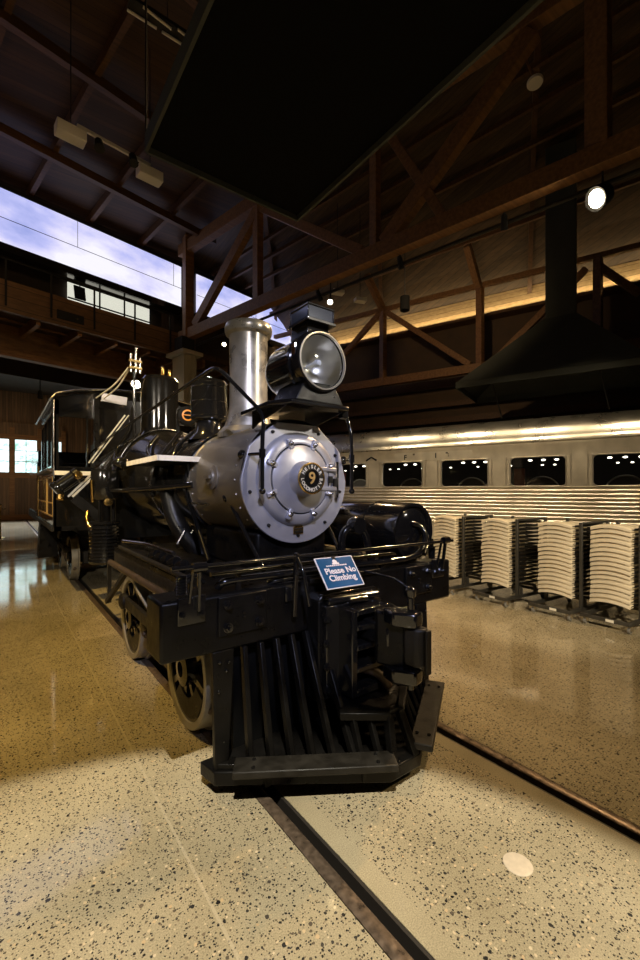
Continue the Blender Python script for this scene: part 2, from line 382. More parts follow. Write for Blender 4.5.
# roof: slopes up from the video wall, then down to the right wall
def zc(t): return 10.75 - .11 * t
c = MB()
c.add([G(-12, .6, zc(.6)), G(5.9, .6, zc(.6)), G(5.9, -24, zc(-24)), G(-12, -24, zc(-24))], [(0, 1, 2, 3)])
for i, o in enumerate(c.v[:]): c.v.append(o + V((0, 0, .12)))
c.f = [(0, 1, 2, 3), (7, 6, 5, 4), (0, 4, 5, 1), (1, 5, 6, 2), (2, 6, 7, 3), (3, 7, 4, 0)]
struct(c.build('ceiling', M['ceil'], smooth=False), 'dark boarded ceiling', 'ceiling')
def RR(k, t):
    a = G(5.9, 3 - 27 * k, zc(.6 - 24.6 * k)); b = W(20 - 38 * k, .1, 9.06); p = a.lerp(b, t); p.z = a.z + (b.z - a.z) * t ** 2.6; return p
n = 10; c2 = MB(); vs = []
for i in range(n + 1):
    k = i / n
    for j in range(9): vs.append(RR(k, j / 8))
vs += [p + V((0, 0, .12)) for p in vs]; N2 = (n + 1) * 9; fs = []
for i in range(n):
    for j in range(8):
        q = (i * 9 + j, i * 9 + j + 1, (i + 1) * 9 + j + 1, (i + 1) * 9 + j); fs += [q, tuple(N2 + t for t in reversed(q))]
c2.add(vs, fs); struct(c2.build('ceiling_right', M['ceil2'], smooth=False), 'boarded ceiling sloping to the right wall', 'ceiling')
# rafters of the left roof
for s_ in (-2.6, -.9, .75, 2.4, 4.1):
    b = MB(); b.bar(G(s_, .5, zc(.5) - .13), G(s_, -22, zc(-22) - .13), .12, .24); struct(b.build('rafter', M['rafter']))
for t_ in (-1.9, -4.6, -7.4, -10.2):
    b = MB(); b.bar(G(-11, t_, zc(t_) - .3), G(5.8, t_, zc(t_) - .3), .16, .22); struct(b.build('purlin', M['rafter']))
# rafters of the right roof
for k in (.12, .27, .42, .57, .72):
    b = MB()
    for t in range(8): b.bar(RR(k, t / 8) - V((0, 0, .14)), RR(k, (t + 1.04) / 8) - V((0, 0, .14)), .13, .24)
    struct(b.build('rafter', M['rafter']))
for j in (2, 3, 4, 5, 6):
    b = MB(); b.bar(RR(.08, j / 8) - V((0, 0, .3)), RR(1, j / 8) - V((0, 0, .3)), .1, .12); struct(b.build('purlin', M['rafter']))

# balcony with its video wall
b = MB(); b.bar(G(-9, -.3, 7.23), G(6.0, -.3, 7.23), .14, .85); struct(b.build('balcony_fascia', M['fascia']), 'brown boarded balcony front above the cab', 'balcony')
b = MB(); b.prism([G(-9, -.25, 7.0), G(12, -.25, 7.0), G(12, 5, 7.0), G(-9, 5, 7.0)], (0, 0, .2)); struct(b.build('balcony_floor', M['ceil'], smooth=False))
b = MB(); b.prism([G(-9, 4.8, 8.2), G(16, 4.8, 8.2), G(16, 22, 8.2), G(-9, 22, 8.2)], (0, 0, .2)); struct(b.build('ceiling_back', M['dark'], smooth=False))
b = MB(); b.bar(G(-9, 1.5, 6.28), G(12, 1.5, 6.28), .3, .5); b.bar(G(-9, 1.5, 6.75), G(12, 1.5, 6.75), .12, .5); struct(b.build('balcony_girder', M['beamwood']))
b = MB(); b.bar(G(-9, 4.8, 7.2), G(16, 4.8, 7.2), .3, 2.0); struct(b.build('balcony_girder', M['dark']))
for s_ in [-3.6 + 1.12 * k for k in range(13)]:
    b = MB(); b.bar(G(s_, -.2, 6.84), G(s_, 1.5, 6.84), .11, .3); struct(b.build('joist', M['beamwood']))
b = MB(); b.bar(G(-9, .55, 6.86), G(9, .55, 6.86), .04, .05); struct(b.build('conduit', M['beamwood']))
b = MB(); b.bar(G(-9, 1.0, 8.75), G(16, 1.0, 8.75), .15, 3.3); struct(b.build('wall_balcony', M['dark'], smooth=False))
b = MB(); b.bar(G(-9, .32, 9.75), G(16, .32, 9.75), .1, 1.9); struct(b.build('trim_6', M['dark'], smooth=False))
# lit window at the back of the balcony
wn = MB(); wn.bar(G(2.0, .85, 8.36), G(4.85, .85, 8.36), .03, .70); wo = struct(wn.build('window_1', M['litroom'], smooth=False), 'lit strip window at the back of the balcony under the video wall', 'window')
for s_ in (3.0, 3.85, 4.82):
    MB().bar(G(s_, .82, 8.1), G(s_, .82, 8.7), .05, .06).build('mullion', M['black'], wo)
MB().bar(G(2.0, .82, 8.2), G(4.85, .82, 8.2), .05, .04).build('sill', M['black'], wo)
mon = thing('monitor', 'small dark screen hanging at the left end of the lit balcony window', 'monitor', G(2.3, .6, 8.3))
MB().bar(G(2.12, .6, 8.36), G(2.48, .68, 8.40), .05, .42).build('casing', M['black'], mon, bevel=.01)
MB().cyl(G(2.3, .64, 8.5), G(2.3, .64, 9.2), .02, n=8).build('hanger', M['black'], mon)
rl = thing('balcony_railing', 'thin dark railing with glass panels along the balcony front', 'railing', G(-5, -.38, 6.9))
for s_ in (-1.25, 0.05, 1.15, 2.35, 3.65, 4.95):
    MB().bar(G(s_, -.4, 6.95), G(s_, -.4, 8.2), .05, .04).build('post', M['black'], rl)
MB().bar(G(-6, -.4, 8.22), G(5.8, -.4, 8.22), .05, .04).build('top_rail', M['black'], rl)
MB().bar(G(-6, -.4, 7.93), G(5.8, -.4, 7.93), .012, .55).build('glass_panel', M['glass'], rl)
sg = thing('notice_board', 'small dark plaque fixed to the balcony front', 'plaque', G(1.4, -.4, 7.1))
MB().bar(G(1.30, -.385, 7.12), G(2.05, -.385, 7.12), .03, .26).build('panel', M['black'], sg, bevel=.005)
MB().sphere(G(1.85, -.41, 7.12), .03, 6).build('knob', M['steel'], sg)
def screen(s0, s1, z0, z1, label, seams):
    t = thing('video_wall', label, 'screen', G((s0 + s1) / 2, 0, z0), 'cloud screens above the balcony')
    MB().bar(G(s0, .02, (z0 + z1) / 2), G(s1, .02, (z0 + z1) / 2), .06, z1 - z0, ).build('display', M['screen'], t, smooth=False)
    MB().bar(G(s0 - .05, .1, z0 - .12), G(s1 + .05, .1, z0 - .12), .3, .22).build('housing', M['gloss'], t)
    MB().bar(G(s0 - .05, .05, z1 + .05), G(s1 + .05, .05, z1 + .05), .2, .1).build('housing', M['black'], t)
    zm = z0 + (z1 - z0) * .46
    MB().bar(G(s0, -.02, zm), G(s1, -.02, zm), .012, .014).build('seam', M['black'], t)
    for s_ in seams: MB().bar(G(s_, -.02, zm), G(s_, -.02, z1), .012, .012).build('seam', M['black'], t)
screen(-7, 5.62, 8.82, 10.33, 'long glowing video wall of clouds above the balcony, left of the timber post', [-3.5, 2.0, 5.3])
screen(6.3, 12.5, 8.82, 10.33, 'glowing cloud video wall right of the timber post, behind the smokestack', [9.3])

# engine-house door at the end of the track
d = struct(thing('door_1', 'big timber engine house door with glazed upper panes at the track end', 'door', (-.6, 30.9, 0)))
MB().box(-4.4, 1.4, 30.84, 31, 0, 6.2).build('leaf', M['wallwood'], d, smooth=False)
for x in (-4.4, -2.9, -1.42, .05, 1.4): MB().box(x - .13, x + .13, 30.76, 30.84, 0, 5.9).build('stile', M['beamwood'], d)
for z in (.2, 2.85, 5.3): MB().box(-4.4, 1.4, 30.77, 30.84, z - .15, z + .15).build('rail_board', M['beamwood'], d)
for x0, x1 in ((-4.2, -3.1), (-2.7, -1.58), (-1.26, -.12), (.2, 1.25)):
    p = MB().box(x0, x1, 30.79, 30.83, 3.05, 5.12).build('pane', M['day'], d, smooth=False)
    MB().box((x0 + x1) / 2 - .02, (x0 + x1) / 2 + .02, 30.75, 30.79, 3.05, 5.12).build('glazing_bar', M['beamwood'], p)
    for z in (3.74, 4.43): MB().box(x0, x1, 30.75, 30.79, z - .02, z + .02).build('glazing_bar', M['beamwood'], p)

# ------------------------------------------------------------------ roof trusses
def truss(name_label, members):
    t = struct(thing('roof_truss', name_label, 'truss', members[0][1]))
    for nm, a, b_, w_, h_ in members: MB().bar(a, b_, w_, h_).build(nm, M['beamwood'], t, bevel=.01)
    return t
T1 = lambda y, z: V((3.3 + (12.5 - y) * .2180, y, z))
truss('heavy brown timber truss running from the post by the video wall to the upper right', [
    ('bottom_chord', T1(12.9, 7.40), T1(-6, 7.40), .26, .36),
    ('top_chord', T1(12.9, 10.5), T1(-6, 10.5), .26, .4),
    ('post', T1(12.45, 7.3), T1(12.45, 10.9), .3, .34),
    ('brace', T1(12.0, 7.6), T1(8.6, 10.35), .2, .34),
    ('strut', T1(8.79, 7.5), T1(8.79, 10.4), .2, .3),
    ('brace', T1(4.47, 7.55), T1(1.4, 10.2), .22, .34),
    ('strut', T1(4.74, 7.5), T1(4.74, 10.3), .16, .22),
    ('brace', T1(4.3, 9.9), T1(3.1, 7.6), .14, .2),
    ('strut', T1(.42, 7.5), T1(.42, 10.4), .22, .34),
    ('brace', T1(8.6, 10.2), T1(5.1, 7.6), .16, .24)])
pt = PW - CN * 1.2
T2 = lambda s_, z: pt + CD * s_ + V((0, 0, z))
def sT(x, y): return (V((x, y, 0)) - pt).dot(CD)
m2 = [('bottom_chord', T2(-9, 6.15), T2(9, 6.15), .22, .3), ('top_chord', T2(-9, 9.0), T2(9, 9.0), .16, .16)]
for x, y in ((10.06, 9.5), (11.32, 6.05), (12.51, 2.82)):
    s_ = sT(x, y); m2.append(('post', T2(s_, 6.1), T2(s_, 9.0), .2, .22))
for (xa, ya, za), (xb, yb, zb) in (((10.06, 9.5, 9.0), (9.3, 11.57, 7.2)), ((10.06, 9.5, 9.0), (11.21, 6.37, 6.3)), ((11.44, 5.74, 6.2), (12.4, 3.1, 8.7)), ((12.51, 2.82, 8.7), (12.86, 1.86, 7.6)), ((9.3, 11.57, 7.2), (8.9, 12.6, 6.3))):
    m2.append(('brace', T2(sT(xa, ya), za), T2(sT(xb, yb), zb), .16, .2))
truss('dark timber truss standing along the right wall above the passenger car', m2)
kn = struct(thing('knee_brace', 'thick slanting knee braces joining the right hand truss to the roof', 'brace', (11, 6.9, 9)))
MB().bar((11.15, 6.0, 8.9), (10.2, 5.8, 9.9), .2, .26).build('brace', M['beamwood'], kn)
MB().bar((10.06, 9.5, 9.0), (8.9, 9.2, 9.9), .2, .26).build('brace', M['beamwood'], kn)
# steel conduit under the near truss
struct(MB().tube([T1(12.3, 7.05) + E1 * .2, T1(-5, 7.05) + E1 * .2], .04, 8).build('conduit', M['dusty']))
# pale timber post by the balcony, seen above the boiler
gp = struct(thing('column', 'grey column below the timber truss post, behind the steam dome', 'column', (3.2, 12.5, 0)))
cc = V((3.2, 12.5, 0))
MB().bar(cc, cc + V((0, 0, 6.6)), .74, .5, E1).build('shaft', M['columngrey'], gp)
MB().bar(cc + V((0, 0, 6.6)), cc + V((0, 0, 6.72)), 1.1, .8, E1).build('cap', M['columngrey'], gp)
MB().bar(cc + V((0, 0, 6.72)), cc + V((0, 0, 7.25)), .5, .5, E1).build('saddle', M['black'], gp)
for k in (-.16, .0, .16): MB().bar(cc + E1 * k - E2 * .38, cc + E1 * k - E2 * .38 + V((0, 0, 6.6)), .05, .04, E1).build('rib', M['columngrey'], gp)

# ------------------------------------------------------------------ smoke hoods
h = thing('smoke_hood', 'big black smoke hood hanging above the front of the locomotive', 'hood', (.1, -.5, 5.3), 'smoke hoods')
x0, x1, y0, y1, zb = -.83, 1.05, -3.3, 2.12, 5.36
sk = MB()
for a, b_ in (((x0, y0), (x1, y0)), ((x1, y0), (x1, y1)), ((x1, y1), (x0, y1)), ((x0, y1), (x0, y0))):
    sk.bar((*a, zb + .09), (*b_, zb + .09), .03, .18)
sk.build('rim', M['hood'], h)
cx, cy = .11, -.6; top = [(cx - .35, cy - .35, 6.9), (cx + .35, cy - .35, 6.9), (cx + .35, cy + .35, 6.9), (cx - .35, cy + .35, 6.9)]
MB().add([(x0, y0, zb + .18), (x1, y0, zb + .18), (x1, y1, zb + .18), (x0, y1, zb + .18)] + top, [(0, 1, 5, 4), (1, 2, 6, 5), (2, 3, 7, 6), (3, 0, 4, 7)]).build('canopy', M['hoodin'], h, smooth=False)
MB().box(x0 + .02, x1 - .02, y0 + .02, y1 - .02, zb + .06, zb + .1).build('mouth_shade', M['hoodin'], h, smooth=False)  # black sheet across the open mouth, drawn for the dark inside
MB().bar((cx, cy, 6.9), (cx, cy, 12), .7, .7).build('flue', M['hood'], h)
for x, y in ((x0, y1), (x1, y1)): MB().cyl((x, y, zb + .15), (x, y, 11.5), .012, n=6).build('hanger_rod', M['dusty'], h)
hc = PC + CN * 1.5
h = thing('smoke_hood', 'grey pyramid smoke hood with square flue above the passenger car', 'hood', (hc.x, hc.y, 4.9), 'smoke hoods')
def H(s_, d_, z): return hc + CD * (s_ - .65) + CN * d_ + V((0, 0, z))
base = [H(2.1, -1.25, 4.76), H(-2.3, -1.25, 4.76), H(-2.3, 1.25, 4.76), H(2.1, 1.25, 4.76)]
HX = -.42
tp = [H(HX + .38, -.38, 6.55), H(HX - .38, -.38, 6.55), H(HX - .38, .38, 6.55), H(HX + .38, .38, 6.55)]
rim = [p + V((0, 0, .16)) for p in base]
MB().add(rim + tp, [(0, 1, 5, 4), (1, 2, 6, 5), (2, 3, 7, 6), (3, 0, 4, 7)]).build('canopy', M['hood'], h, smooth=False)
sk = MB()
for a, b_ in zip(base, base[1:] + base[:1]): sk.bar(a + V((0, 0, .08)), b_ + V((0, 0, .08)), .03, .16)
sk.build('rim', M['hood'], h)
MB().bar(H(HX, 0, 6.5), H(HX, 0, 11.2), .72, .72, CD).build('flue', M['hood'], h, bevel=.02)
for s_, d_ in ((1.2, -.9), (-1.3, -.9)): MB().cyl(H(s_, d_, 4.9), H(s_ - .2, d_ + .3, 3.9), .018, n=6).build('hanger_rod', M['dusty'], h)


# ================================================================== LOCOMOTIVE
LO = thing('steam_locomotive', 'black steam locomotive with silver smokebox front and number plate nine on the rails', 'locomotive', (0, 0, 0))
P = lambda mb, name, m, par=LO, bevel=0, **k: mb.build(name, M[m], par, bevel, **k)
FY = (0, -1, 0)
# pilot beam and fittings
P(MB().box(-1.31, 1.36, 0, .29, .86, 1.215), 'pilot_beam', 'satin', bevel=.018)
for x0, x1 in ((-.965, -.625), (.73, 1.07)):
    p = P(MB().box(x0, x1, -.02, .005, .955, 1.205), 'beam_plate', 'satin', bevel=.008)
    for x in (x0 + .06, x1 - .06):
        for z in (1.01, 1.15): P(MB().hexbolt((x, -.02, z), FY, .024, .035), 'bolt', 'gloss', p)
    P(MB().cyl(((x0 + x1) / 2, -.02, 1.09), ((x0 + x1) / 2, -.03, 1.09), .01).cyl(((x0 + x1) / 2, -.02, 1.06), ((x0 + x1) / 2, -.03, 1.06), .008), 'rivet', 'gloss', p)
for x in (-1.13, 1.17):
    p = P(MB().box(x - .085, x + .085, -.018, .003, 1.07, 1.235), 'lever_bracket', 'gloss', bevel=.006)
    for s in (-1, 1): P(MB().hexbolt((x + s * .055, -.018, 1.13), FY, .018, .03), 'bolt', 'gloss', p)
    P(MB().bar((x + .03, -.035, 1.15), (x + .02, -.08, 1.43), .014, .026).bar((x - .02, -.02, 1.2), (x - .01, -.06, 1.42), .012, .018), 'arm', 'gloss', p)
    sp = MB()
    for k in range(7): sp.lathe([(.028, -.007), (.036, 0), (.028, .007)], (x - .05, .02, 1.25 + k * .016), (0, 0, 1), 12, True)
    P(sp, 'spring', 'gloss', p)
    P(MB().cyl((x - .02, -.08, 1.415), (x + .06, -.08, 1.415), .03, n=12), 'collar', 'gloss', p)
P(MB().tube([(-1.275, -.08, 1.42), (1.29, -.08, 1.405)], .0135), 'uncoupling_lever', 'gloss')
p = P(MB().bar((-.43, -.05, 1.0), (-.43, -.08, 1.44), .03, .03).box(-.48, -.38, -.02, .0, 1.1, 1.2), 'lever_bracket', 'gloss', bevel=.006)
P(MB().tube([(-.43, -.08, 1.41), (-.43, -.16, 1.33), (-.40, -.19, 1.1)], .013, fil=.05), 'link', 'gloss', p)
P(MB().tube([(-1.0, .02, 1.345), (.62, .02, 1.335), (.70, .08, 1.30)], .016, fil=.06), 'front_pipe', 'gloss')
P(MB().tube([(-.92, .10, 1.24), (-.9, .06, 1.285), (.80, .02, 1.27), (1.0, .02, 1.32), (1.09, .06, 1.47), (1.06, .12, 1.55), (.98, .14, 1.56)], .026, fil=.12), 'front_pipe', 'gloss')
P(MB().tube([(-.55, .10, 1.22), (-.5, .06, 1.24), (.4, .04, 1.245), (.5, .12, 1.22)], .02, fil=.06), 'front_pipe', 'gloss')
for x in (-.8, -.1, .5): P(MB().bar((x, .05, 1.2), (x, .05, 1.36), .03, .03), 'pipe_clip', 'gloss')
P(MB().box(-.28, .42, -.03, .2, 1.2, 1.235), 'filler_block', 'satin', bevel=.008)

# pilot (cowcatcher)
base = [(-1.03, .12), (-1.0, -.04), (-.12, -.66), (.15, -.66), (1.03, -.04), (1.06, .12)]
P(MB().prism([(x, y, .07) for x, y in base], (0, 0, .085)), 'pilot_frame', 'satin', bevel=.008)
def basept(x): # front edge of the frame
    t = (x + 1.0) / .88 if x < -.12 else 0
    return (x, -.04 - .62 * t, .15)
NS = 6
for sgn in (-1, 1):
    c0 = .015
    for k in range(NS):
        xt = .80 - k * .12; xb = .815 - k * .107
        yb = -.04 - .62 * (1.0 - xb) / .88 + .05
        P(MB().bar((c0 + sgn * xt, -.0, .865), (c0 + sgn * xb, yb, .15), .034, .05, (0, 1, 0)), 'pilot_slat', 'satin', bevel=.006)
    for k in range(2):
        xt = .235 - k * .10; xb = .245 - k * .095
        yt = -.55 + .5 * xt; yb = -.04 - .62 * (1.0 - xb) / .88 + .05
        P(MB().bar((c0 + sgn * xt, yt + .02, .40), (c0 + sgn * xb, yb, .15), .032, .045, (0, 1, 0)), 'pilot_slat', 'satin', bevel=.006)
    p = P(MB().prism([(c0 + sgn * 1.01, .0, .865), (c0 + sgn * .865, .0, .865), (c0 + sgn * .92, -.035, .15), (c0 + sgn * 1.005, -.03, .15)], (0, .04, 0)), 'pilot_post', 'satin', bevel=.006)
    for x, z in ((.97, .80), (.91, .79), (.975, .62), (.925, .74), (.945, .31), (.975, .22)): P(MB().sphere((c0 + sgn * x, -.015, z), .012, 6), 'rivet', 'gloss', p)
    P(MB().prism([(c0 + sgn * .99, -.03, .155), (c0 + sgn * .87, -.12, .155), (c0 + sgn * .87, -.02, .155), (c0 + sgn * .99, .05, .155)], (0, 0, .035)), 'corner_plate', 'satin', bevel=.004)
    # step boards
    a = V((c0 + sgn * .90, -.085, .185)); b = V((c0 + sgn * .075, -.615, .185)); d = (b - a).normalized(); nn = V((sgn * .54, -.84, 0))
    p = P(MB().prism([a, b, b + nn * .15, a + nn * .15], (0, 0, .045)), 'step_board', 'dusty', bevel=.008)
    for t in (.12, .88):
        for wd in (.035, .115): q = a.lerp(b, t) + nn * wd + V((0, 0, .045)); P(MB().cyl(q, q + V((0, 0, .008)), .012, n=10), 'bolt', 'gloss', p)
    for t in (.2, .8): q = a.lerp(b, t) + nn * .05; P(MB().bar(q, q - V((0, 0, .1)), .04, .04), 'bracket', 'satin', p)
    # nose frame
    P(MB().bar((c0 + sgn * .30, -.36, .415), (c0 + sgn * .04, -.56, .415), .06, .05), 'nose_bar', 'satin', bevel=.006)
    P(MB().bar((c0 + sgn * .05, -.55, .42), (c0 + sgn * .10, -.64, .15), .05, .05, (0, 1, 0)), 'nose_post', 'satin', bevel=.006)
P(MB().prism([(-.26, -.36, .42), (-.02, -.56, .42), (.05, -.56, .42), (.29, -.36, .42), (.22, -.14, .42), (-.19, -.14, .42)], (0, 0, .02)), 'nose_plate', 'satin', bevel=.004)
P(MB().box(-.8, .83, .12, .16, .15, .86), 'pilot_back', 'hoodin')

# coupler pocket and coupler
x0, x1 = -.29, .30
P(MB().box(x0, x1, -.14, .0, .40, 1.10), 'pocket_casting', 'satin', bevel=.012)
fr = MB()
xs0, xs1 = -.10, .17
fr.box(x0 + .03, xs0, -.19, -.13, .44, 1.07); fr.box(xs1, x1 - .04, -.19, -.13, .44, 1.07)
for z0, z1 in ((.44, .50), (.615, .655), (.765, .805), (.90, .94), (1.0, 1.07)): fr.box(xs0 - .005, xs1 + .005, -.19, -.13, z0, z1)
pk = P(fr, 'pocket_frame', 'gloss', bevel=.008)
fr = MB(); fr.box(xs0 - .05, xs0, -.33, -.18, .46, 1.05).box(xs1, xs1 + .04, -.33, -.18, .46, 1.05)
for z0, z1 in ((.46, .51), (.62, .66), (.77, .81), (.905, .945), (1.01, 1.05)): fr.box(xs0, xs1, -.33, -.18, z0, z1)
P(fr, 'link_pocket', 'gloss', bevel=.007)
for x in (x0 + .035, x1 - .035):
    for z in (.50, .66, .82, .98): P(MB().hexbolt((x, -.14 if x > 0 else -.185, z), FY, .02, .03), 'bolt', 'gloss', pk)
P(MB().prism([(x0, -.14, 1.1), (x0 + .04, -.14, 1.14), (x1 - .06, -.14, 1.14), (x1, -.14, 1.1)], (0, .14, 0)).tube([(x0 + .05, -.17, 1.10), (x1 - .05, -.17, 1.08)], .03), 'pocket_cap', 'gloss', bevel=.006)
P(MB().cyl((-.06, -.2, 1.085), (.10, -.2, 1.08), .022, n=12), 'roller', 'steel')
P(MB().box(.0, .13, -.52, -.15, .82, .97), 'coupler_shank', 'gloss', bevel=.02)
P(MB().prism([(-.02, -.44, .70), (.02, -.55, .70), (.08, -.60, .70), (.16, -.52, .70), (.13, -.40, .70), (.0, -.38, .70)], (0, 0, .36)), 'coupler_head', 'satin', bevel=.02)
P(MB().prism([(.05, -.60, .73), (.07, -.69, .73), (.13, -.73, .73), (.18, -.70, .73), (.17, -.60, .73), (.11, -.56, .73)], (0, 0, .25)), 'coupler_knuckle', 'dusty', bevel=.018)
for z in (.985, .62): P(MB().prism([(-.03, -.58, z), (.06, -.70, z), (.15, -.68, z), (.17, -.56, z), (.10, -.46, z), (-.0, -.46, z)], (0, 0, .095)), 'knuckle_lug', 'gloss', bevel=.015)
P(MB().bar((.12, -.745, .70), (.12, -.745, .98), .05, .02), 'knuckle_face', 'dusty', bevel=.006)
P(MB().cyl((.10, -.62, .57), (.10, -.62, 1.20), .022, n=14).lathe([(.0, .05), (.035, .02), (.035, -.02), (.02, -.04)], (.10, -.62, 1.20), (0, 0, 1), 14), 'coupler_pin', 'gloss')
P(MB().tube([(.10, -.62, 1.22), (.14, -.45, 1.26), (.22, -.05, 1.24)], .008, fil=.1), 'lift_chain', 'gloss')
P(MB().bar((.30, -.52, .68), (.30, -.52, .92), .03, .13), 'glad_hand', 'satin', bevel=.01)
P(MB().tube([(.33, -.02, 1.0), (.34, -.28, .98), (.32, -.42, .86), (.32, -.54, .80)], .024, fil=.12), 'air_hose', 'satin')
P(MB().tube([(-.02, -.15, .60), (.12, -.32, .58), (.16, -.36, .47)], .035, fil=.1), 'air_hose', 'iron')

# notice hung on the lever
sg = thing('warning_sign', 'small blue sign reading Please No Climbing, on the pilot beam', 'sign', (-.14, -.19, 1.21))
tl, tr, bl_, br = V((-.305, -.105, 1.392)), V((.035, -.105, 1.385)), V((-.325, -.285, 1.213)), V((.005, -.285, 1.207))
nn = (tr - tl).cross(bl_ - tl).normalized(); nn = -nn if nn.z < 0 else nn
MB().prism([tl, tr, br, bl_], -nn * .006).build('board', M['white'], sg, smooth=False)
ctr = (tl + tr + br + bl_) / 4
q = [c.lerp(ctr, .055) + nn * .0005 for c in (tl, tr, br, bl_)]
MB().prism(q, nn * .001).build('face', M['bluesign'], sg, smooth=False)
xd = (tr - tl).normalized(); yd = nn.cross(xd).normalized()
def sgm(u, v_): return basis(ctr + xd * u + yd * v_ + nn * .002, xd, yd)
for word, u_, v__ in (('Please', -.042, .008), ('No', .106, .008), ('Climbing', 0, -.050)): text_mb(word, .066, sgm(u_, v__), .0006, bold=.0014).build('lettering', M['white'], sg, smooth=False)
lg = MB(); lo = ctr + yd * .083 + nn * .002
lg.cyl(lo, lo + nn * .001, .02, n=18); lg.prism([lo + xd * -.03 + yd * -.022, lo + xd * .03 + yd * -.022, lo + xd * .03 + yd * -.008, lo + xd * -.03 + yd * -.008], nn * .0012)
for k in range(11):
    c_ = ctr + yd * .048 + xd * (-.085 + k * .017) + nn * .002; lg.prism([c_ - xd * .006, c_ + xd * .006, c_ + xd * .006 + yd * .010, c_ - xd * .006 + yd * .010], nn * .0008)
lg.build('emblem', M['white'], sg, smooth=False)
MB().bar((-.14, -.10, 1.392), (-.14, -.14, 1.35), .03, .01).build('clip', M['black'], sg)

# frames and decks
for x in (-.48, .48): P(MB().box(x - .06, x + .06, .29, 13.2, .84, 1.14), 'main_frame', 'dusty')
P(MB().box(-.96, .98, .29, 3.0, 1.15, 1.20), 'front_deck', 'satin', bevel=.006)
P(MB().box(-.96, -.90, .29, 3.0, 1.03, 1.15), 'deck_sill', 'dusty', bevel=.006)
P(MB().tube([(-1.02, .45, 1.06), (-1.02, 2.9, 1.04)], .032, 12), 'train_pipe', 'iron')
P(MB().tube([(-.96, .5, 1.23), (-.96, 2.7, 1.23)], .022), 'deck_pipe', 'dusty')
P(MB().tube([(-.72, .55, 1.22), (-.72, 2.5, 1.22)], .03), 'deck_pipe', 'satin')
for k in range(5): P(MB().lathe([(0, -.05), (.045, -.045), (.052, 0), (.045, .045), (0, .05)], (-.86, .95 + k * .19, 1.25), (.3, -1, .3), 14), 'lubricator_cup', 'gloss')
P(MB().tube([(-.9, .38, 1.22), (-.98, .36, 1.30), (-1.06, .40, 1.24), (-1.1, .42, 1.15)], .014, fil=.05), 'drain_pipe', 'gloss')
P(MB().box(-.36, .36, .62, 1.7, 1.19, 1.52), 'cylinder_saddle', 'satin', bevel=.03)
for sgn in (-1, 1):
    P(MB().tube([(sgn * .47, .92, 1.80), (sgn * .40, .42, 1.24)], .018), 'smokebox_brace', 'gloss')
    P(MB().tube([(sgn * .50, 1.72, 1.70), (sgn * .52, 1.22, 1.22)], .022), 'smokebox_brace', 'satin')
    P(MB().sphere((sgn * .475, .93, 1.80), .04, 8), 'brace_foot', 'gloss')

# smokebox, boiler
BZ = 1.95
P(MB().lathe([(.525, .575), (.528, .62), (.522, .64), (.522, 1.72), (.53, 1.73), (.53, 1.77), (.50, 1.77), (.0, 1.77)], (0, 0, BZ), (0, 1, 0), 72), 'smokebox', 'graphite')
rv = MB()
for y in (.68, 1.66):
    for i in range(28): a = 2 * PI * i / 28; d = V((math.cos(a), 0, math.sin(a))); c_ = V((0, y, BZ)) + d * .52; rv.cyl(c_, c_ + d * .012, .011, .006, 8)
P(rv, 'rivet', 'graphite')
pts = []
for i in range(96):
    a = 2 * PI * i / 96; x, z = .535 * math.cos(a), .535 * math.sin(a)
    # flats cut from the upper corners and crown
    for nx, nz, dd in ((-.64, .77, .505), (.64, .77, .505), (0, 1, .485), (-.97, .26, .52), (.97, .26, .52)):
        k = x * nx + z * nz
        if k > dd: x *= dd / k; z *= dd / k
    pts.append((x, .575, BZ + z))
sf = P(MB().prism(pts, (0, -.028, 0)), 'smokebox_front', 'silver', bevel=.006)
for a in (-90, -52, -128, -12, -168, 30, 62, 122):
    d = V((math.cos(R(a)), 0, math.sin(R(a)))); P(MB().hexbolt(V((0, .547, BZ)) + d * .468, FY, .011, .018), 'bolt', 'dusty', sf)
dr = P(MB().lathe([(.40, .0), (.395, .02), (.365, .045), (.315, .060), (.300, .058), (.297, .044)], (0, .547, BZ + .01), FY, 72), 'smokebox_door_ring', 'silver')
P(MB().lathe([(.303, .047), (.283, .047)], (0, .547, BZ + .01), FY, 72), 'door_seam', 'hoodin')
dd = P(MB().lathe([(.289, .040), (.285, .062), (.25, .078), (.19, .088), (.150, .094), (.135, .112), (.128, .165), (.124, .21), (.0, .21)], (0, .547, BZ + .01), FY, 72), 'smokebox_door', 'silver')
for k in range(8):
    a = R(22 + 45 * k); d = V((math.cos(a), 0, math.sin(a))); c_ = V((0, .49, BZ + .01)) + d * .318
    if abs(a) < .1: continue
    p = P(MB().bar(c_ - d * .05, c_ + d * .045, .042, .04, FY), 'door_clamp', 'silver', bevel=.008)
    P(MB().hexbolt(c_ + V((0, -.012, 0)), FY, .016, .03), 'nut', 'steel', p)
hg = MB()
for z in (.085, -.085): hg.prism([(.08, .44, BZ + z + .035), (.36, .47, BZ + z + .03), (.40, .50, BZ + z + .03), (.40, .53, BZ + z + .03), (.08, .47, BZ + z + .03)], (0, 0, -.035))
hg = P(hg, 'door_hinge', 'silver', bevel=.008)
P(MB().cyl((.385, .49, BZ - .15), (.385, .49, BZ + .17), .016, n=12), 'hinge_pin', 'steel', hg)
P(MB().box(.27, .31, .455, .47, BZ - .02, BZ + .04).box(.33, .36, .455, .48, BZ - .05, BZ + .02), 'hinge_lug', 'dusty', hg)
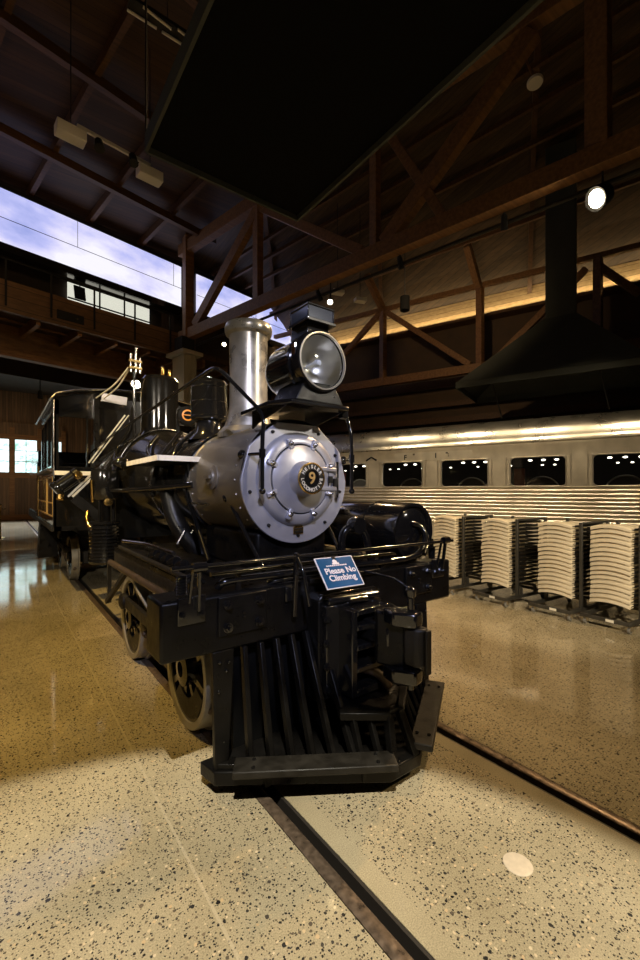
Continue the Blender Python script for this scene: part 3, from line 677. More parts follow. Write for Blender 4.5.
# number plate
nc = V((-.015, .337, BZ + .012))
npl = P(MB().lathe([(.124, 0), (.130, .006), (.130, .02), (.122, .024), (.117, .016), (0, .016)], nc, FY, 48), 'number_plate', 'brass')
P(MB().lathe([(.070, .0165), (.070, .0185), (0, .0185)], nc, FY, 40), 'centre_disc', 'gloss', npl)
P(MB().lathe([(.116, .0165), (.116, .018), (.072, .018)], nc, FY, 48), 'ring', 'dusty', npl)
P(text_mb('9', .135, basis(nc + V((0, -.020, -.002)), (1, 0, 0), (0, 0, 1)), .004, bold=.002), 'numeral', 'gold', npl, smooth=False)
lt = MB()
def ring_text(word, mid, step, up):
    n_ = len(word)
    for i, ch in enumerate(word):
        if ch == ' ': continue
        a = R(mid + (((n_ - 1) / 2 - i) if up else (i - (n_ - 1) / 2)) * step)
        d = V((math.cos(a), 0, math.sin(a))); y_ = d if up else -d; x_ = V((y_.z, 0, -y_.x))
        t = text_mb(ch, .040, basis(nc + d * .094 + V((0, -.0185, 0)), x_, y_), .003, bold=.001); lt.add(t.v, t.f)
ring_text('HEISLER', 90, 20, True); P(lt, 'lettering', 'cream', npl, smooth=False); lt = MB(); ring_text('LOCOMOTIVE', 270, 19, False)
P(lt, 'lettering', 'cream', npl, smooth=False)
bp_ = P(MB().prism([(-.05, .545, BZ - .455), (.05, .545, BZ - .455), (.05, .545, BZ - .40), (.025, .545, BZ - .375), (-.025, .545, BZ - .375), (-.05, .545, BZ - .40)], (0, -.012, 0)), 'maker_plate', 'brass', bevel=.003)
for z0_, z1_ in ((.445, .425), (.415, .405)): P(MB().box(-.038, .038, .530, .534, BZ - z0_, BZ - z1_), 'lettering_line', 'dusty', bp_)
# side washout plate
d = V((-.995, 0, .06)).normalized(); c_ = V((0, 1.12, BZ)) + d * .515
p = P(MB().lathe([(.11, 0), (.11, .02), (.075, .03), (.07, .05), (0, .06)], c_, d, 28), 'washout_cover', 'graphite')
P(MB().bar(c_ + d * .065 - V((0, .06, 0)), c_ + d * .065 + V((0, .06, 0)), .02, .03), 'strap', 'graphite', p)
P(MB().lathe([(.49, 1.75), (.545, 1.77), (.55, 1.8), (.55, 3.05)], (0, 0, BZ), (0, 1, 0), 72), 'boiler', 'jacket')
wt = MB(); n_ = 72; prf = [(.55, 3.05, 0), (.585, 3.15, .01), (.70, 3.95, .09), (.735, 4.05, .10), (.735, 5.9, .10)]
for r_, y, dz in prf: wt.v += [V((r_ * math.cos(2 * PI * i / n_), y, BZ + dz + r_ * math.sin(2 * PI * i / n_))) for i in range(n_)]
wt.f += [(a * n_ + i, a * n_ + (i + 1) % n_, (a + 1) * n_ + (i + 1) % n_, (a + 1) * n_ + i) for a in range(4) for i in range(n_)]
P(wt, 'wagon_top', 'jacket')
P(MB().box(-.76, .76, 3.9, 5.9, 1.2, 2.0), 'firebox', 'hoodin')  # widened and near-black to hide the floor's reflection under the boiler
for y, r_, dz in ((1.79, .556, 0), (2.45, .556, 0), (3.03, .556, 0), (4.03, .741, .1), (4.9, .741, .1)): P(MB().lathe([(r_ - .01, -.035), (r_, -.033), (r_, .033), (r_ - .01, .035)], (0, y, BZ + dz), (0, 1, 0), 72), 'boiler_band', 'steel' if y in (3.03, 4.03) else 'gloss')
# smokestack
sk = P(MB().lathe([(.27, -.13), (.25, -.05), (.225, .02), (.203, .09), (.193, .18), (.19, .5), (.193, .86), (.198, .90)], (0, 1.45, 2.55), (0, 0, 1), 56), 'smokestack', 'stack')
P(MB().lathe([(.198, .88), (.232, .90), (.240, .93), (.240, .965), (.228, .995), (.20, 1.0), (.175, .985), (.172, .5)], (0, 1.45, 2.55), (0, 0, 1), 56), 'rim', 'stack', sk)
P(MB().lathe([(.172, .5), (0, .5)], (0, 1.45, 2.55), (0, 0, 1), 40), 'bore', 'black', sk)
P(MB().lathe([(.31, -.16), (.31, -.11), (.26, -.05)], (0, 1.45, 2.55), (0, 0, 1), 56), 'base_flange', 'stack', sk)
# domes
sd = P(MB().lathe([(.26, -.24), (.17, -.15), (.15, -.02), (.20, 0), (.21, .02), (.207, .40), (.215, .42), (.19, .455), (0, .47)], (-.08, 2.28, 2.68), (0, 0, 1), 44), 'sand_dome', 'gloss')
P(MB().cyl((-.08, 2.28, 3.14), (-.08, 2.28, 3.19), .05, n=16), 'filler_cap', 'gloss', sd)
for k in range(3): P(MB().lathe([(.209, -.006), (.214, 0), (.209, .006)], (-.08, 2.28, 2.72 + k * .165), (0, 0, 1), 44), 'band', 'gloss', sd)
st_ = P(MB().lathe([(.50, -.12), (.36, -.04), (.295, .06), (.285, .12), (.285, .86), (.29, .88), (.25, .935), (.1, .95), (0, .95)], (0, 4.5, 2.72), (0, 0, 1), 48), 'steam_dome', 'gloss')
for x, y in ((-.02, 4.28), (.12, 4.4)):
    P(MB().lathe([(.03, 0), (.035, .02), (.025, .04), (.03, .1), (.022, .13), (.03, .15), (0, .17)], (x, y, 3.63), (0, 0, 1), 14), 'safety_valve', 'brass', st_)
# bell between the domes
bl = P(MB().lathe([(.0, .16), (.05, .155), (.085, .10), (.10, .02), (.135, -.06), (.13, -.065), (.09, .0)], (-.02, 3.2, 2.86), (.25, 1, 0), 28), 'bell', 'gloss')
P(MB().bar((-.14, 3.2, 2.45), (-.14, 3.2, 2.95), .03, .04).bar((.12, 3.2, 2.45), (.12, 3.2, 2.95), .03, .04), 'bell_yoke', 'gloss')
P(MB().lathe([(.115, 0), (.12, .012), (0, .014)], (-.05, 3.08, 2.86), (-.25, -1, 0), 28), 'generator_cap', 'gloss')
P(MB().lathe([(.055, .012), (.075, .018), (.055, .02)], (-.05, 3.08, 2.86), (-.25, -1, 0), 24).bar((-.115, 3.06, 2.86), (.015, 3.06, 2.86), .015, .012), 'generator_emblem', 'orange')
# whistle and cord
wh = P(MB().cyl((-.45, 4.2, 2.5), (-.45, 4.2, 3.62), .026, n=12), 'whistle', 'gloss')
for dx, dz, r_ in ((-.05, .30, .022), (.02, .40, .026), (.08, .25, .022)): P(MB().cyl((-.45 + dx, 4.2, 3.60), (-.45 + dx, 4.2, 3.58 + dz), r_ * .8, n=12), 'pipe', 'steel', wh)
for z in (3.66, 3.76): P(MB().box(-.53, -.35, 4.16, 4.24, z, z + .03), 'bracket', 'brass', wh)
P(MB().tube([(-.52, 4.22, 3.68), (-.60, 4.8, 3.52), (-.68, 5.9, 3.50)], .012, fil=.3), 'whistle_cord', 'cream')
P(MB().tube([(-.50, 4.22, 3.69), (-.54, 4.8, 3.50), (-.60, 5.9, 3.46)], .012, fil=.3), 'whistle_cord', 'cream')
P(MB().tube([(-.45, 4.25, 3.1), (-.48, 4.3, 2.75), (-.62, 4.5, 2.5), (-.72, 4.2, 2.3), (-.8, 3.8, 2.05)], .035, fil=.3), 'steam_pipe', 'gloss')
P(MB().tube([(-.3, 3.6, 2.62), (-.52, 3.3, 2.4), (-.60, 2.6, 2.16)], .024, fil=.2), 'steam_pipe', 'gloss')
P(MB().tube([(-.2, 2.9, 2.6), (-.48, 2.75, 2.3), (-.6, 2.6, 2.1), (-.66, 2.5, 1.8)], .03, fil=.2), 'sand_pipe', 'gloss')
P(MB().tube([(-.12, 2.5, 2.62), (-.45, 2.35, 2.36), (-.58, 2.2, 2.0)], .022, fil=.15), 'sand_pipe', 'gloss')

# hand rails round the smokebox
for sgn in (-1, 1):
    xo = -.415 if sgn < 0 else .50
    hr = P(MB().tube([(sgn * .80, 5.8, 2.50), (sgn * .74, 4.3, 2.66), (sgn * .60, .86, 2.90), (xo - .02 * sgn, .42, 2.45), (xo, .42, 2.28), (xo, .42, 1.87)], .0165, fil=.12), 'hand_rail', 'gloss')
    P(MB().sphere((xo, .42, 1.86), .027, 8), 'knob', 'gloss', hr)
    P(MB().cyl((xo + sgn * .07, .62, 2.15), (xo, .42, 2.15), .014, n=10).sphere((xo + sgn * .07, .62, 2.15), .04, 8).cyl((xo, .42, 2.115), (xo, .42, 2.185), .026, n=12), 'stanchion', 'gloss', hr)

# headlight
P(MB().prism([(-.38, .40, 2.525), (-.28, .20, 2.525), (.28, .20, 2.525), (.35, .38, 2.525), (.34, .95, 2.525), (-.34, .95, 2.525)], (0, 0, .035)), 'headlight_platform', 'gloss', bevel=.008)
for x in (-.28, .28): P(MB().prism([(x, .28, 2.53), (x, .85, 2.53), (x, .85, 2.40), (x, .75, 2.44)], (.02, 0, 0)), 'platform_bracket', 'satin', bevel=.006)
P(MB().box(.29, .36, .3, .36, 2.48, 2.55), 'platform_step', 'gloss', bevel=.006)
HC = V((0, .21, 2.885))
hl = P(MB().lathe([(.225, 0), (.235, .02), (.238, .05), (.232, .07), (.232, .46), (.19, .56), (.10, .60), (0, .605)], HC, (0, 1, 0), 56), 'headlight_housing', 'gloss')
P(MB().lathe([(.217, -.012), (.226, -.024), (.240, -.02), (.246, 0), (.246, .055), (.235, .06)], HC, (0, 1, 0), 64), 'bezel', 'gloss', hl)
P(MB().lathe([(.212, -.012), (.216, -.032), (.227, -.030), (.230, -.012)], HC, (0, 1, 0), 64), 'bezel_ring', 'reflector', hl)
P(MB().lathe([(.232, .11), (.244, .112), (.244, .14), (.232, .142)], HC, (0, 1, 0), 56), 'band', 'gloss', hl)
P(MB().lathe([(.208, .0), (.19, .06), (.15, .14), (.09, .20), (.035, .22), (0, .222)], HC, (0, 1, 0), 56), 'reflector', 'reflector', hl)
P(MB().lathe([(0, .02), (.022, .03), (.03, .06), (.02, .1), (.018, .2)], HC, (0, 1, 0), 16), 'bulb', 'white', hl)
P(MB().lathe([(.21, -.006), (.14, -.016), (0, -.022)], HC, (0, 1, 0), 48), 'lens', 'glass', hl)
P(MB().prism([(-.24, .22, 2.56), (.24, .22, 2.56), (.15, .23, 2.72), (-.15, .23, 2.72)], (0, .38, 0)), 'cradle', 'satin', hl, bevel=.01)
P(MB().box(-.245, -.235, .22, .27, 2.87, 2.99), 'hinge', 'chrome', hl)
P(MB().prism([(-.12, .24, 3.09), (.12, .24, 3.09), (.10, .25, 3.19), (-.10, .25, 3.19)], (0, .24, 0)), 'vent_neck', 'gloss', hl, bevel=.006)
vb = MB().box(-.155, .125, .18, .46, 3.18, 3.205).box(-.145, .115, .19, .45, 3.305, 3.32)
for x in (-.145, .105):
    for y in (.19, .44): vb.box(x, x + .01, y, y + .01, 3.2, 3.31)
P(vb, 'number_box', 'gloss', hl, bevel=.004)
P(MB().box(-.135, .105, .2, .44, 3.205, 3.305), 'number_glass', 'darkchrome', hl)

# running boards, white edged
for sgn in (-1, 1):
    e = P(MB().box(min(sgn * .46, sgn * .86), max(sgn * .46, sgn * .86), 1.58, 2.75, 2.15, 2.185), 'running_board', 'satin')
    P(MB().box(min(sgn * .44, sgn * .87), max(sgn * .44, sgn * .87), 1.565, 1.58, 2.145, 2.195), 'white_edge', 'cream', e)
    xa = sgn * .865; P(MB().box(min(xa, xa + sgn * .015), max(xa, xa + sgn * .015), 1.565, 2.75, 2.145, 2.195), 'white_edge', 'cream', e)
    e = P(MB().box(min(sgn * .82, sgn * 1.3), max(sgn * .82, sgn * 1.3), 5.88, 6.1, 2.14, 2.175), 'running_board', 'satin')
    P(MB().box(min(sgn * .52, sgn * 1.31), max(sgn * .52, sgn * 1.31), 5.86, 5.88, 2.13, 2.20), 'white_edge', 'cream', e)
    P(MB().bar((sgn * .52, 1.75, 2.13), (sgn * .50, 1.75, 1.75), .03, .05), 'board_bracket', 'satin')
# long side tank pipe and cylinders
P(MB().tube([(-.52, 1.62, 1.92), (-.62, 2.0, 1.90), (-.70, 2.6, 1.88), (-.90, 3.5, 1.86)], .030, fil=.2), 'exhaust_pipe', 'gloss')
P(MB().tube([(-.30, 1.9, 1.15), (-.50, 2.2, 1.5), (-.55, 2.3, 1.88)], .10, 16, fil=.2), 'steam_chest_pipe', 'satin')
P(MB().tube([(-.52, 1.63, 1.74), (-.53, 1.2, 1.74)], .012), 'cleaning_rod', 'steel')
for k in (0, .09): P(MB().tube([(-.55 + k, 2.0, 1.30), (-.47 + k, 2.0, 1.44)], .012, 8), 'petcock_handle', 'steel')
P(MB().tube([(-.88, 2.9, 1.27), (-.70, 2.5, 1.26), (-.62, 1.9, 1.22)], .025, fil=.15), 'slide_rod', 'steel')
# air pump
pm = P(MB().lathe([(.0, 1.75), (.15, 1.75), (.165, 1.77), (.165, 2.10), (.15, 2.13), (0, 2.14)], (-.95, 3.6, 0), (0, 0, 1), 32), 'air_pump', 'gloss')
fn = [(0, .93), (.17, .93)]
for k in range(11): z = .95 + k * .043; fn += [(.185, z), (.185, z + .014), (.155, z + .016), (.155, z + .04)]
fn += [(.18, 1.44), (.18, 1.47), (.06, 1.48), (.06, 1.75)]
P(MB().lathe(fn, (-.95, 3.6, 0), (0, 0, 1), 32), 'finned_cylinder', 'gloss', pm)
for x in (-1.03, -.87): P(MB().cyl((x, 3.5, 1.47), (x, 3.5, 1.77), .018, n=8), 'stud', 'gloss', pm)
P(MB().lathe([(0, 0), (.05, .0), (.05, .06), (0, .07)], (-.95, 3.43, 1.72), FY, 14), 'cap_nut', 'brass', pm)
P(MB().tube([(-1.10, 3.55, 1.72), (-1.12, 3.5, 2.0)], .02), 'side_pipe', 'brass', pm)
P(MB().sphere((-.78, 3.5, 2.22), .11, 10, sz=.8), 'lubricator_bowl', 'gloss')
# inclined engine cylinders
for sgn in (-1, 1):
    cy_ = P(MB().lathe([(0, 0), (.11, .0), (.125, .02), (.125, .08), (.108, .10), (.108, .34), (.125, .36), (.125, .43), (0, .44)], (sgn * 1.37, 5.2, 1.86), (-sgn * .78, .0, .62), 28), 'engine_cylinder', 'gloss')
    P(MB().cyl((sgn * 1.30, 5.12, 1.80), (sgn * 1.31, 5.10, 1.73), .05, n=12), 'gland', 'brass', cy_)
    P(MB().lathe([(0, 0), (.06, 0), (.06, .05), (0, .06)], (sgn * 1.08, 5.05, 2.10), (-.3 * sgn, -.9, .3), 14), 'oil_cup', 'brass', cy_)
    for k in (0, .1):
        P(MB().bar((sgn * (1.19 - k * .5), 5.2 - k, 1.77), (sgn * (.84 - k * .5), 5.2 - k, 2.15), .03, .03), 'crosshead_guide', 'handbar')
    P(MB().bar((sgn * 1.14, 4.9, 1.76), (sgn * .55, 4.85, 1.22), .10, .14), 'crosshead_frame', 'satin')
    P(MB().bar((sgn * .87, 5.4, 2.32), (sgn * .40, 5.0, 3.1), .014, .022), 'ladder_rail', 'handbar')
    P(MB().bar((sgn * .82, 5.38, 2.32), (sgn * .35, 4.98, 3.1), .012, .016), 'ladder_rail', 'handbar')
    P(MB().tube([(sgn * .95, 4.9, 1.6), (sgn * 1.0, 4.75, 1.4), (sgn * .9, 4.7, 1.25)], .03, fil=.1), 'drain_cock', 'brass')
    P(MB().lathe([(.2, -.05), (.22, 0), (.2, .05), (0, .05)], (sgn * .55, 4.85, 1.15), (sgn, 0, 0), 24), 'crank_housing', 'satin')
    P(MB().bar((sgn * .75, 4.4, 1.1), (sgn * .75, 4.4, .22), .05, .05), 'brake_hanger', 'dusty')
    P(MB().bar((sgn * .80, 4.3, .26), (sgn * .74, 3.2, .92), .05, .06), 'brake_rod', 'dusty')

# air reservoir on the right of the deck
ar = P(MB().lathe([(0, -.035), (.10, -.03), (.19, -.01), (.225, .012), (.235, -.02), (.262, -.022), (.265, .0), (.265, 2.1), (.23, 2.15), (0, 2.18)], (1.03, .17, 1.485), (0, 1, 0), 56), 'air_reservoir', 'gloss')
for y in (.6, 1.6): P(MB().lathe([(.262, -.02), (.273, -.018), (.273, .018), (.262, .02)], (1.03, y, 1.485), (0, 1, 0), 56), 'strap', 'gloss', ar)
rv = MB()
for k in range(26): rv.sphere((.83, .22 + k * .06, 1.665), .009, 4)
P(rv, 'rivet', 'gloss', ar)
P(MB().bar((1.0, .14, 1.56), (1.16, .14, 1.50), .03, .05), 'tap', 'gloss', ar)
P(MB().tube([(1.13, .13, 1.53), (1.16, .09, 1.40), (1.05, .05, 1.28)], .02, fil=.08), 'tap_pipe', 'gloss', ar)
P(MB().box(.88, 1.18, .25, .45, 1.2, 1.27).box(.88, 1.18, 1.5, 1.7, 1.2, 1.27), 'cradle', 'satin', ar)
P(MB().tube([(.30, .32, 1.2), (.30, .32, 1.50), (.40, .3, 1.56), (.52, .28, 1.52), (.60, .26, 1.22)], .035, 12, fil=.1), 'valve_pipe', 'gloss')
P(MB().lathe([(.07, -.05), (.085, 0), (.07, .05), (0, .05)], (.44, .29, 1.56), FY, 18), 'valve_body', 'gloss')
P(MB().lathe([(.07, 0), (.08, .05), (.08, .12), (.05, .15), (0, .15)], (.42, .3, 1.2), (0, 0, 1), 18), 'valve_body', 'gloss')

# trucks
def wheel(x, y, sgn):
    r = .455
    w = MB().lathe([(.13, -.02), (.13, .10), (.06, .11), (.06, -.02)], (x, y, r), (sgn, 0, 0), 24)
    w.lathe([(.375, -.03), (.375, .055), (.40, .06), (.40, -.04)], (x, y, r), (sgn, 0, 0), 48, True)
    for k in range(8):
        a = 2 * PI * k / 8 + .2; d = V((0, math.cos(a), math.sin(a)))
        w.bar(V((x, y, r)) + V((sgn * .02, 0, 0)) + d * .1, V((x, y, r)) + V((sgn * .02, 0, 0)) + d * .385, .05, .07, (sgn, 0, 0))
    o = P(w, 'wheel', 'gloss')
    P(MB().lathe([(.398, -.06), (.485, -.065), (.485, -.045), (.458, -.03), (.452, .075), (.445, .08), (.398, .075)], (x, y, r), (sgn, 0, 0), 64, True), 'tyre', 'tyre', o)
    cw = MB(); pa = [R(200 + i * 10) for i in range(12)]
    cw.prism([(x + sgn * .03, y + math.cos(a) * .372, r + math.sin(a) * .372) for a in pa] + [(x + sgn * .03, y + math.cos(a) * .22, r + math.sin(a) * .22) for a in reversed(pa)], (sgn * .035, 0, 0))
    P(cw, 'counterweight', 'satin', o)
    P(MB().cyl((x, y - .02, r + .19), (x + sgn * .13, y - .02, r + .19), .055, n=16), 'crank_pin', 'dusty', o)
for yc, tag_ in ((1.73, 'f'), (8.75, 'm'), (12.3, 'r')):
    for sgn in (-1, 1):
        for dy in (-.87, .87): wheel(sgn * .795, yc + dy, sgn)
        P(MB().bar((sgn * .93, yc - .97, .645), (sgn * .93, yc + .95, .645), .045, .11), 'side_rod', 'dusty', bevel=.01)
        for dy in (-.87, .87): P(MB().lathe([(.085, -.03), (.085, .03), (.05, .05), (0, .055)], (sgn * .94, yc + dy - .02, .645), (sgn, 0, 0), 20), 'rod_end', 'dusty')
        P(MB().box(min(sgn * .56, sgn * .66), max(sgn * .56, sgn * .66), yc - 1.25, yc + 1.25, .35, .62), 'truck_frame', 'dusty', bevel=.02)
        for dy in (-.30, .30): P(MB().bar((sgn * .80, yc + dy, .28), (sgn * .80, yc + dy, .68), .09, .05), 'brake_shoe', 'iron', bevel=.012)
        P(MB().tube([(sgn * .80, yc - .34, .26), (sgn * .80, yc + .34, .26)], .03), 'brake_beam', 'iron')
        for k in range(2): P(MB().hexbolt((sgn * .84, yc + (-.25, .2)[k], .45), (sgn, 0, 0), .05, .05), 'nut', 'iron')
        P(MB().tube([(sgn * .82, yc - 1.35, .30), (sgn * .82, yc - 1.15, .22), (sgn * .80, yc - 1.05, .15)], .025, fil=.06), 'sander_pipe', 'iron')
    for dy in (-.87, .87): P(MB().cyl((-.72, yc + dy, .455), (.72, yc + dy, .455), .075, n=16), 'axle', 'dusty')
    P(MB().box(-.56, .56, yc - .2, yc + .2, .5, .84), 'truck_bolster', 'dusty')

# cab
cb = LO
Y0, Y1 = 6.05, 8.7
fw = MB()
fw.box(-1.3, -1.23, Y0, Y0 + .04, 1.25, 3.42); fw.box(-.66, .66, Y0, Y0 + .04, 1.25, 3.55); fw.box(1.23, 1.3, Y0, Y0 + .04, 1.25, 3.42)
for sgn in (-1, 1):
    a, b = sorted((sgn * 1.23, sgn * .66)); fw.box(a, b, Y0, Y0 + .04, 1.25, 2.26)
    fw.prism([(sgn * 1.3, Y0, 3.18), (sgn * .6, Y0, 3.18), (sgn * .6, Y0, 3.62), (sgn * 1.0, Y0, 3.56), (sgn * 1.29, Y0, 3.46)], (0, .04, 0))
P(fw, 'cab_front', 'gloss')
P(MB().bar((-.80, Y0, 2.26), (-.80, Y0, 3.18), .03, .03).bar((-1.23, Y0, 3.17), (-.66, Y0, 3.17), .03, .05).bar((-1.22, Y0, 2.27), (-.66, Y0, 2.27), .04, .03), 'window_frame', 'gloss')
for sgn in (-1, 1):
    s = MB(); X = sgn * 1.29
    def sb(y0, y1, z0, z1): s.box(X - .02, X + .02, y0, y1, z0, z1)
    sb(Y0, Y1 + 1.25, 1.25, 2.28); sb(Y0, Y1, 3.18, 3.45)
    for y0, y1 in ((Y0, Y0 + .12), (Y0 + .80, Y0 + .95), (Y0 + 1.65, Y0 + 1.8), (Y1 - .15, Y1)): sb(y0, y1, 2.28, 3.18)
    sd_ = P(s, 'cab_side', 'gloss')
    for y0, y1 in ((Y0 + .12, Y0 + .80), (Y0 + .95, Y0 + 1.65)):
        f_ = MB(); xx = sgn * 1.315
        for a, b in (((y0, 2.28), (y1, 2.28)), ((y1, 2.28), (y1, 3.18)), ((y1, 3.18), (y0, 3.18)), ((y0, 3.18), (y0, 2.28))): f_.bar((xx, *a), (xx, *b), .03, .03)
        P(f_, 'window_frame', 'gloss', sd_)
    for y0, y1 in ((Y0 + .10, Y0 + 1.15), (Y0 + 1.3, Y1 + 1.1)):
        f_ = MB(); xx = sgn * 1.313
        for a, b in (((y0, 1.42), (y1, 1.42)), ((y1, 1.42), (y1, 2.10)), ((y1, 2.10), (y0, 2.10)), ((y0, 2.10), (y0, 1.42)), ((y0 + .1, 1.65), (y1 - .1, 1.65))): f_.bar((xx, *a), (xx, *b), .012, .022)
        P(f_, 'gold_lining', 'gold', sd_)
    P(MB().box(min(X, X + sgn * .10), max(X, X + sgn * .10), Y0 + .1, Y1, 2.2, 2.25), 'arm_rest', 'iron', sd_)
    P(MB().box(min(X - sgn * .1, X + sgn * .05), max(X - sgn * .1, X + sgn * .05), Y0, Y1 + 1.2, 1.17, 1.25), 'sill_beam', 'dusty', sd_)
    P(MB().prism([(sgn * 1.0, 9.1, 1.2), (sgn * 1.30, 9.1, 1.2), (sgn * 1.34, 9.1, .34), (sgn * .95, 9.1, .34)], (0, .5, 0)), 'cab_step', 'satin')
    P(MB().tube([(sgn * 1.36, Y1 + .05, 1.3), (sgn * 1.36, Y1 + .05, 2.4)], .018), 'grab_iron', 'brass')
rf = []
prof = [(-1.36, 3.38), (-1.28, 3.48), (-1.0, 3.57), (-.5, 3.65), (0, 3.67), (.5, 3.65), (1.0, 3.57), (1.28, 3.48), (1.36, 3.38)]
r1 = MB(); nP = len(prof); vs = [(x, y, z + dz) for y in (Y0 - .15, Y1 + .5) for dz in (0, .045) for x, z in prof]
fs = []
for i in range(nP - 1):
    fs += [(i, i + 1, 2 * nP + i + 1, 2 * nP + i), (nP + i, 3 * nP + i, 3 * nP + i + 1, nP + i + 1), (i, nP + i, nP + i + 1, i + 1), (2 * nP + i, 2 * nP + i + 1, 3 * nP + i + 1, 3 * nP + i)]
fs += [(0, 2 * nP, 3 * nP, nP), (nP - 1, 2 * nP - 1, 4 * nP - 1, 3 * nP - 1)]
P(r1.add(vs, fs), 'cab_roof', 'gloss')
P(MB().tube([(x, Y0 - .16, z + .022) for x, z in prof], .018, 8), 'roof_edge_glint', 'steel')  # thin bright tubes added for the highlight lines along the cab edges
for x in (-1.37, 1.37): P(MB().cyl((x, Y0 - .16, 3.39), (x, Y1 + .5, 3.39), .018, n=8), 'roof_edge_glint', 'steel')
for x in (-1.305, 1.305): P(MB().cyl((x, Y0 - .005, 1.25), (x, Y0 - .005, 3.42), .014, n=8), 'corner_edge_glint', 'steel')
P(MB().box(-1.3, 1.3, Y0, 10.0, 1.17, 1.25), 'cab_floor', 'satin')
P(MB().box(-.7, .7, Y0 + .04, Y0 + .3, 1.5, 2.7), 'backhead', 'dusty')
P(MB().box(-1.28, 1.28, 8.75, 9.95, 1.25, 2.35), 'fuel_bunker', 'gloss', bevel=.02)
P(MB().bar((-.62, Y0 - .3, 3.50), (-.22, Y0 - .35, 3.46), .03, .14), 'cab_vent_flap', 'silver')
P(MB().box(-.70, -.62, Y0 - .10, Y0, 2.3, 3.5), 'cab_corner_post', 'satin')
# tender
P(MB().box(-1.28, 1.28, 10.5, 13.9, 1.3, 2.6), 'tender_tank', 'gloss', bevel=.03)
P(MB().box(-1.30, 1.30, 10.4, 14.0, 1.1, 1.3), 'tender_frame', 'dusty')
P(MB().box(-1.25, 1.25, 10.7, 13.7, 2.6, 2.9), 'tender_coping', 'gloss')

# ================================================================== PASSENGER CAR
def K(s_, d_, z): return PC + CD * s_ + CN * d_ + V((0, 0, z))
CA = thing('passenger_car', 'long stainless steel passenger car with fluted lower side and dark windows', 'railway car', K(2, 1.5, 0))
S0, S1 = -7.5, 17.
def ext(prof, s0=S0, s1=S1, closed=False):
    b = MB(); n_ = len(prof)
    b.add([K(s0, *p) for p in prof] + [K(s1, *p) for p in prof], [(i, (i + 1) % n_, n_ + (i + 1) % n_, n_ + i) for i in range(n_ if closed else n_ - 1)] + ([tuple(range(n_)), tuple(range(n_, 2 * n_))] if closed else []))
    return b
ZS, ZT, ZL = 1.975, 2.73, 3.08
fl_ = []
z = .96
while z < 1.90:
    for k in range(7):
        a = PI * k / 6; fl_.append((-.026 * math.sin(a), z + .084 * k / 6))
    fl_.append((.004, z + .088)); fl_.append((.004, z + .092)); z += .096
P(ext(fl_), 'fluted_side', 'stainless', CA, ang=60)
P(ext([(.0, .50), (-.005, .52), (-.005, .94), (.02, .955)]), 'skirt', 'stainless2', CA)
P(ext([(.005, fl_[-1][1] - .01), (-.012, 1.925), (-.018, 1.94), (-.018, 1.965), (-.006, ZS), (.03, ZS)]), 'belt_rail', 'stainless', CA)
P(ext([(.03, ZT), (-.004, ZT), (-.004, 3.0), (-.012, 3.02), (-.012, ZL)]), 'letter_board', 'stainless2', CA)
P(ext([(-.012, ZL), (-.022, ZL + .01), (-.022, ZL + .03), (.0, ZL + .04), (.015, 3.25), (.06, 3.42), (.16, 3.58), (.34, 3.70), (.7, 3.80), (1.5, 3.86), (2.3, 3.80), (2.84, 3.58), (2.985, 3.25), (3.0, ZL), (3.0, .5)]), 'roof', 'roofsteel', CA, ang=60)
P(ext([(.03, .9), (2.97, .9), (2.97, 1.3), (.03, 1.3)], closed=True), 'floor_frame', 'carin', CA)
P(ext([(2.9, 1.3), (2.9, 2.95), (2.4, 3.1), (.5, 3.1), (.08, 2.9)]), 'interior_lining', 'carin', CA)
e = MB()
for s_ in (S0, S1): e.add([K(s_, d_, z_) for d_, z_ in ((0, .5), (3, .5), (3, 3.1), (2.9, 3.5), (1.5, 3.86), (.1, 3.5), (0, 3.1))], [tuple(range(7))])
P(e, 'end_wall', 'stainless2', CA)
WW = 1.27
starts = [1.805 * k for k in range(-3, 9)]
edges = [S0] + [v_ for s_ in starts for v_ in (s_ - WW, s_)] + [S1]
for a, b in zip(edges[0::2], edges[1::2]):
    pp = P(MB().prism([K(a, -.002, ZS), K(b, -.002, ZS), K(b, .03, ZS), K(a, .03, ZS)], (0, 0, ZT - ZS)), 'window_pier', 'stainless2', CA)
    if b - a < 1:
        m_ = (a + b) / 2
        for q_ in (a + .09, b - .09): P(MB().prism([K(q_ - .015, -.012, ZS), K(q_ + .015, -.012, ZS), K(q_ + .015, 0, ZS), K(q_ - .015, 0, ZS)], (0, 0, ZT - ZS)), 'seam_strip', 'stainless', pp)
def rrect(s0, s1, z0, z1, r_, n_=6):
    out = []
    for cx_, cz_, a0 in ((s1 - r_, z1 - r_, 0), (s0 + r_, z1 - r_, 90), (s0 + r_, z0 + r_, 180), (s1 - r_, z0 + r_, 270)):
        for k in range(n_ + 1): a = R(a0 + 90 * k / n_); out.append((cx_ + r_ * math.cos(a), cz_ + r_ * math.sin(a)))
    return out
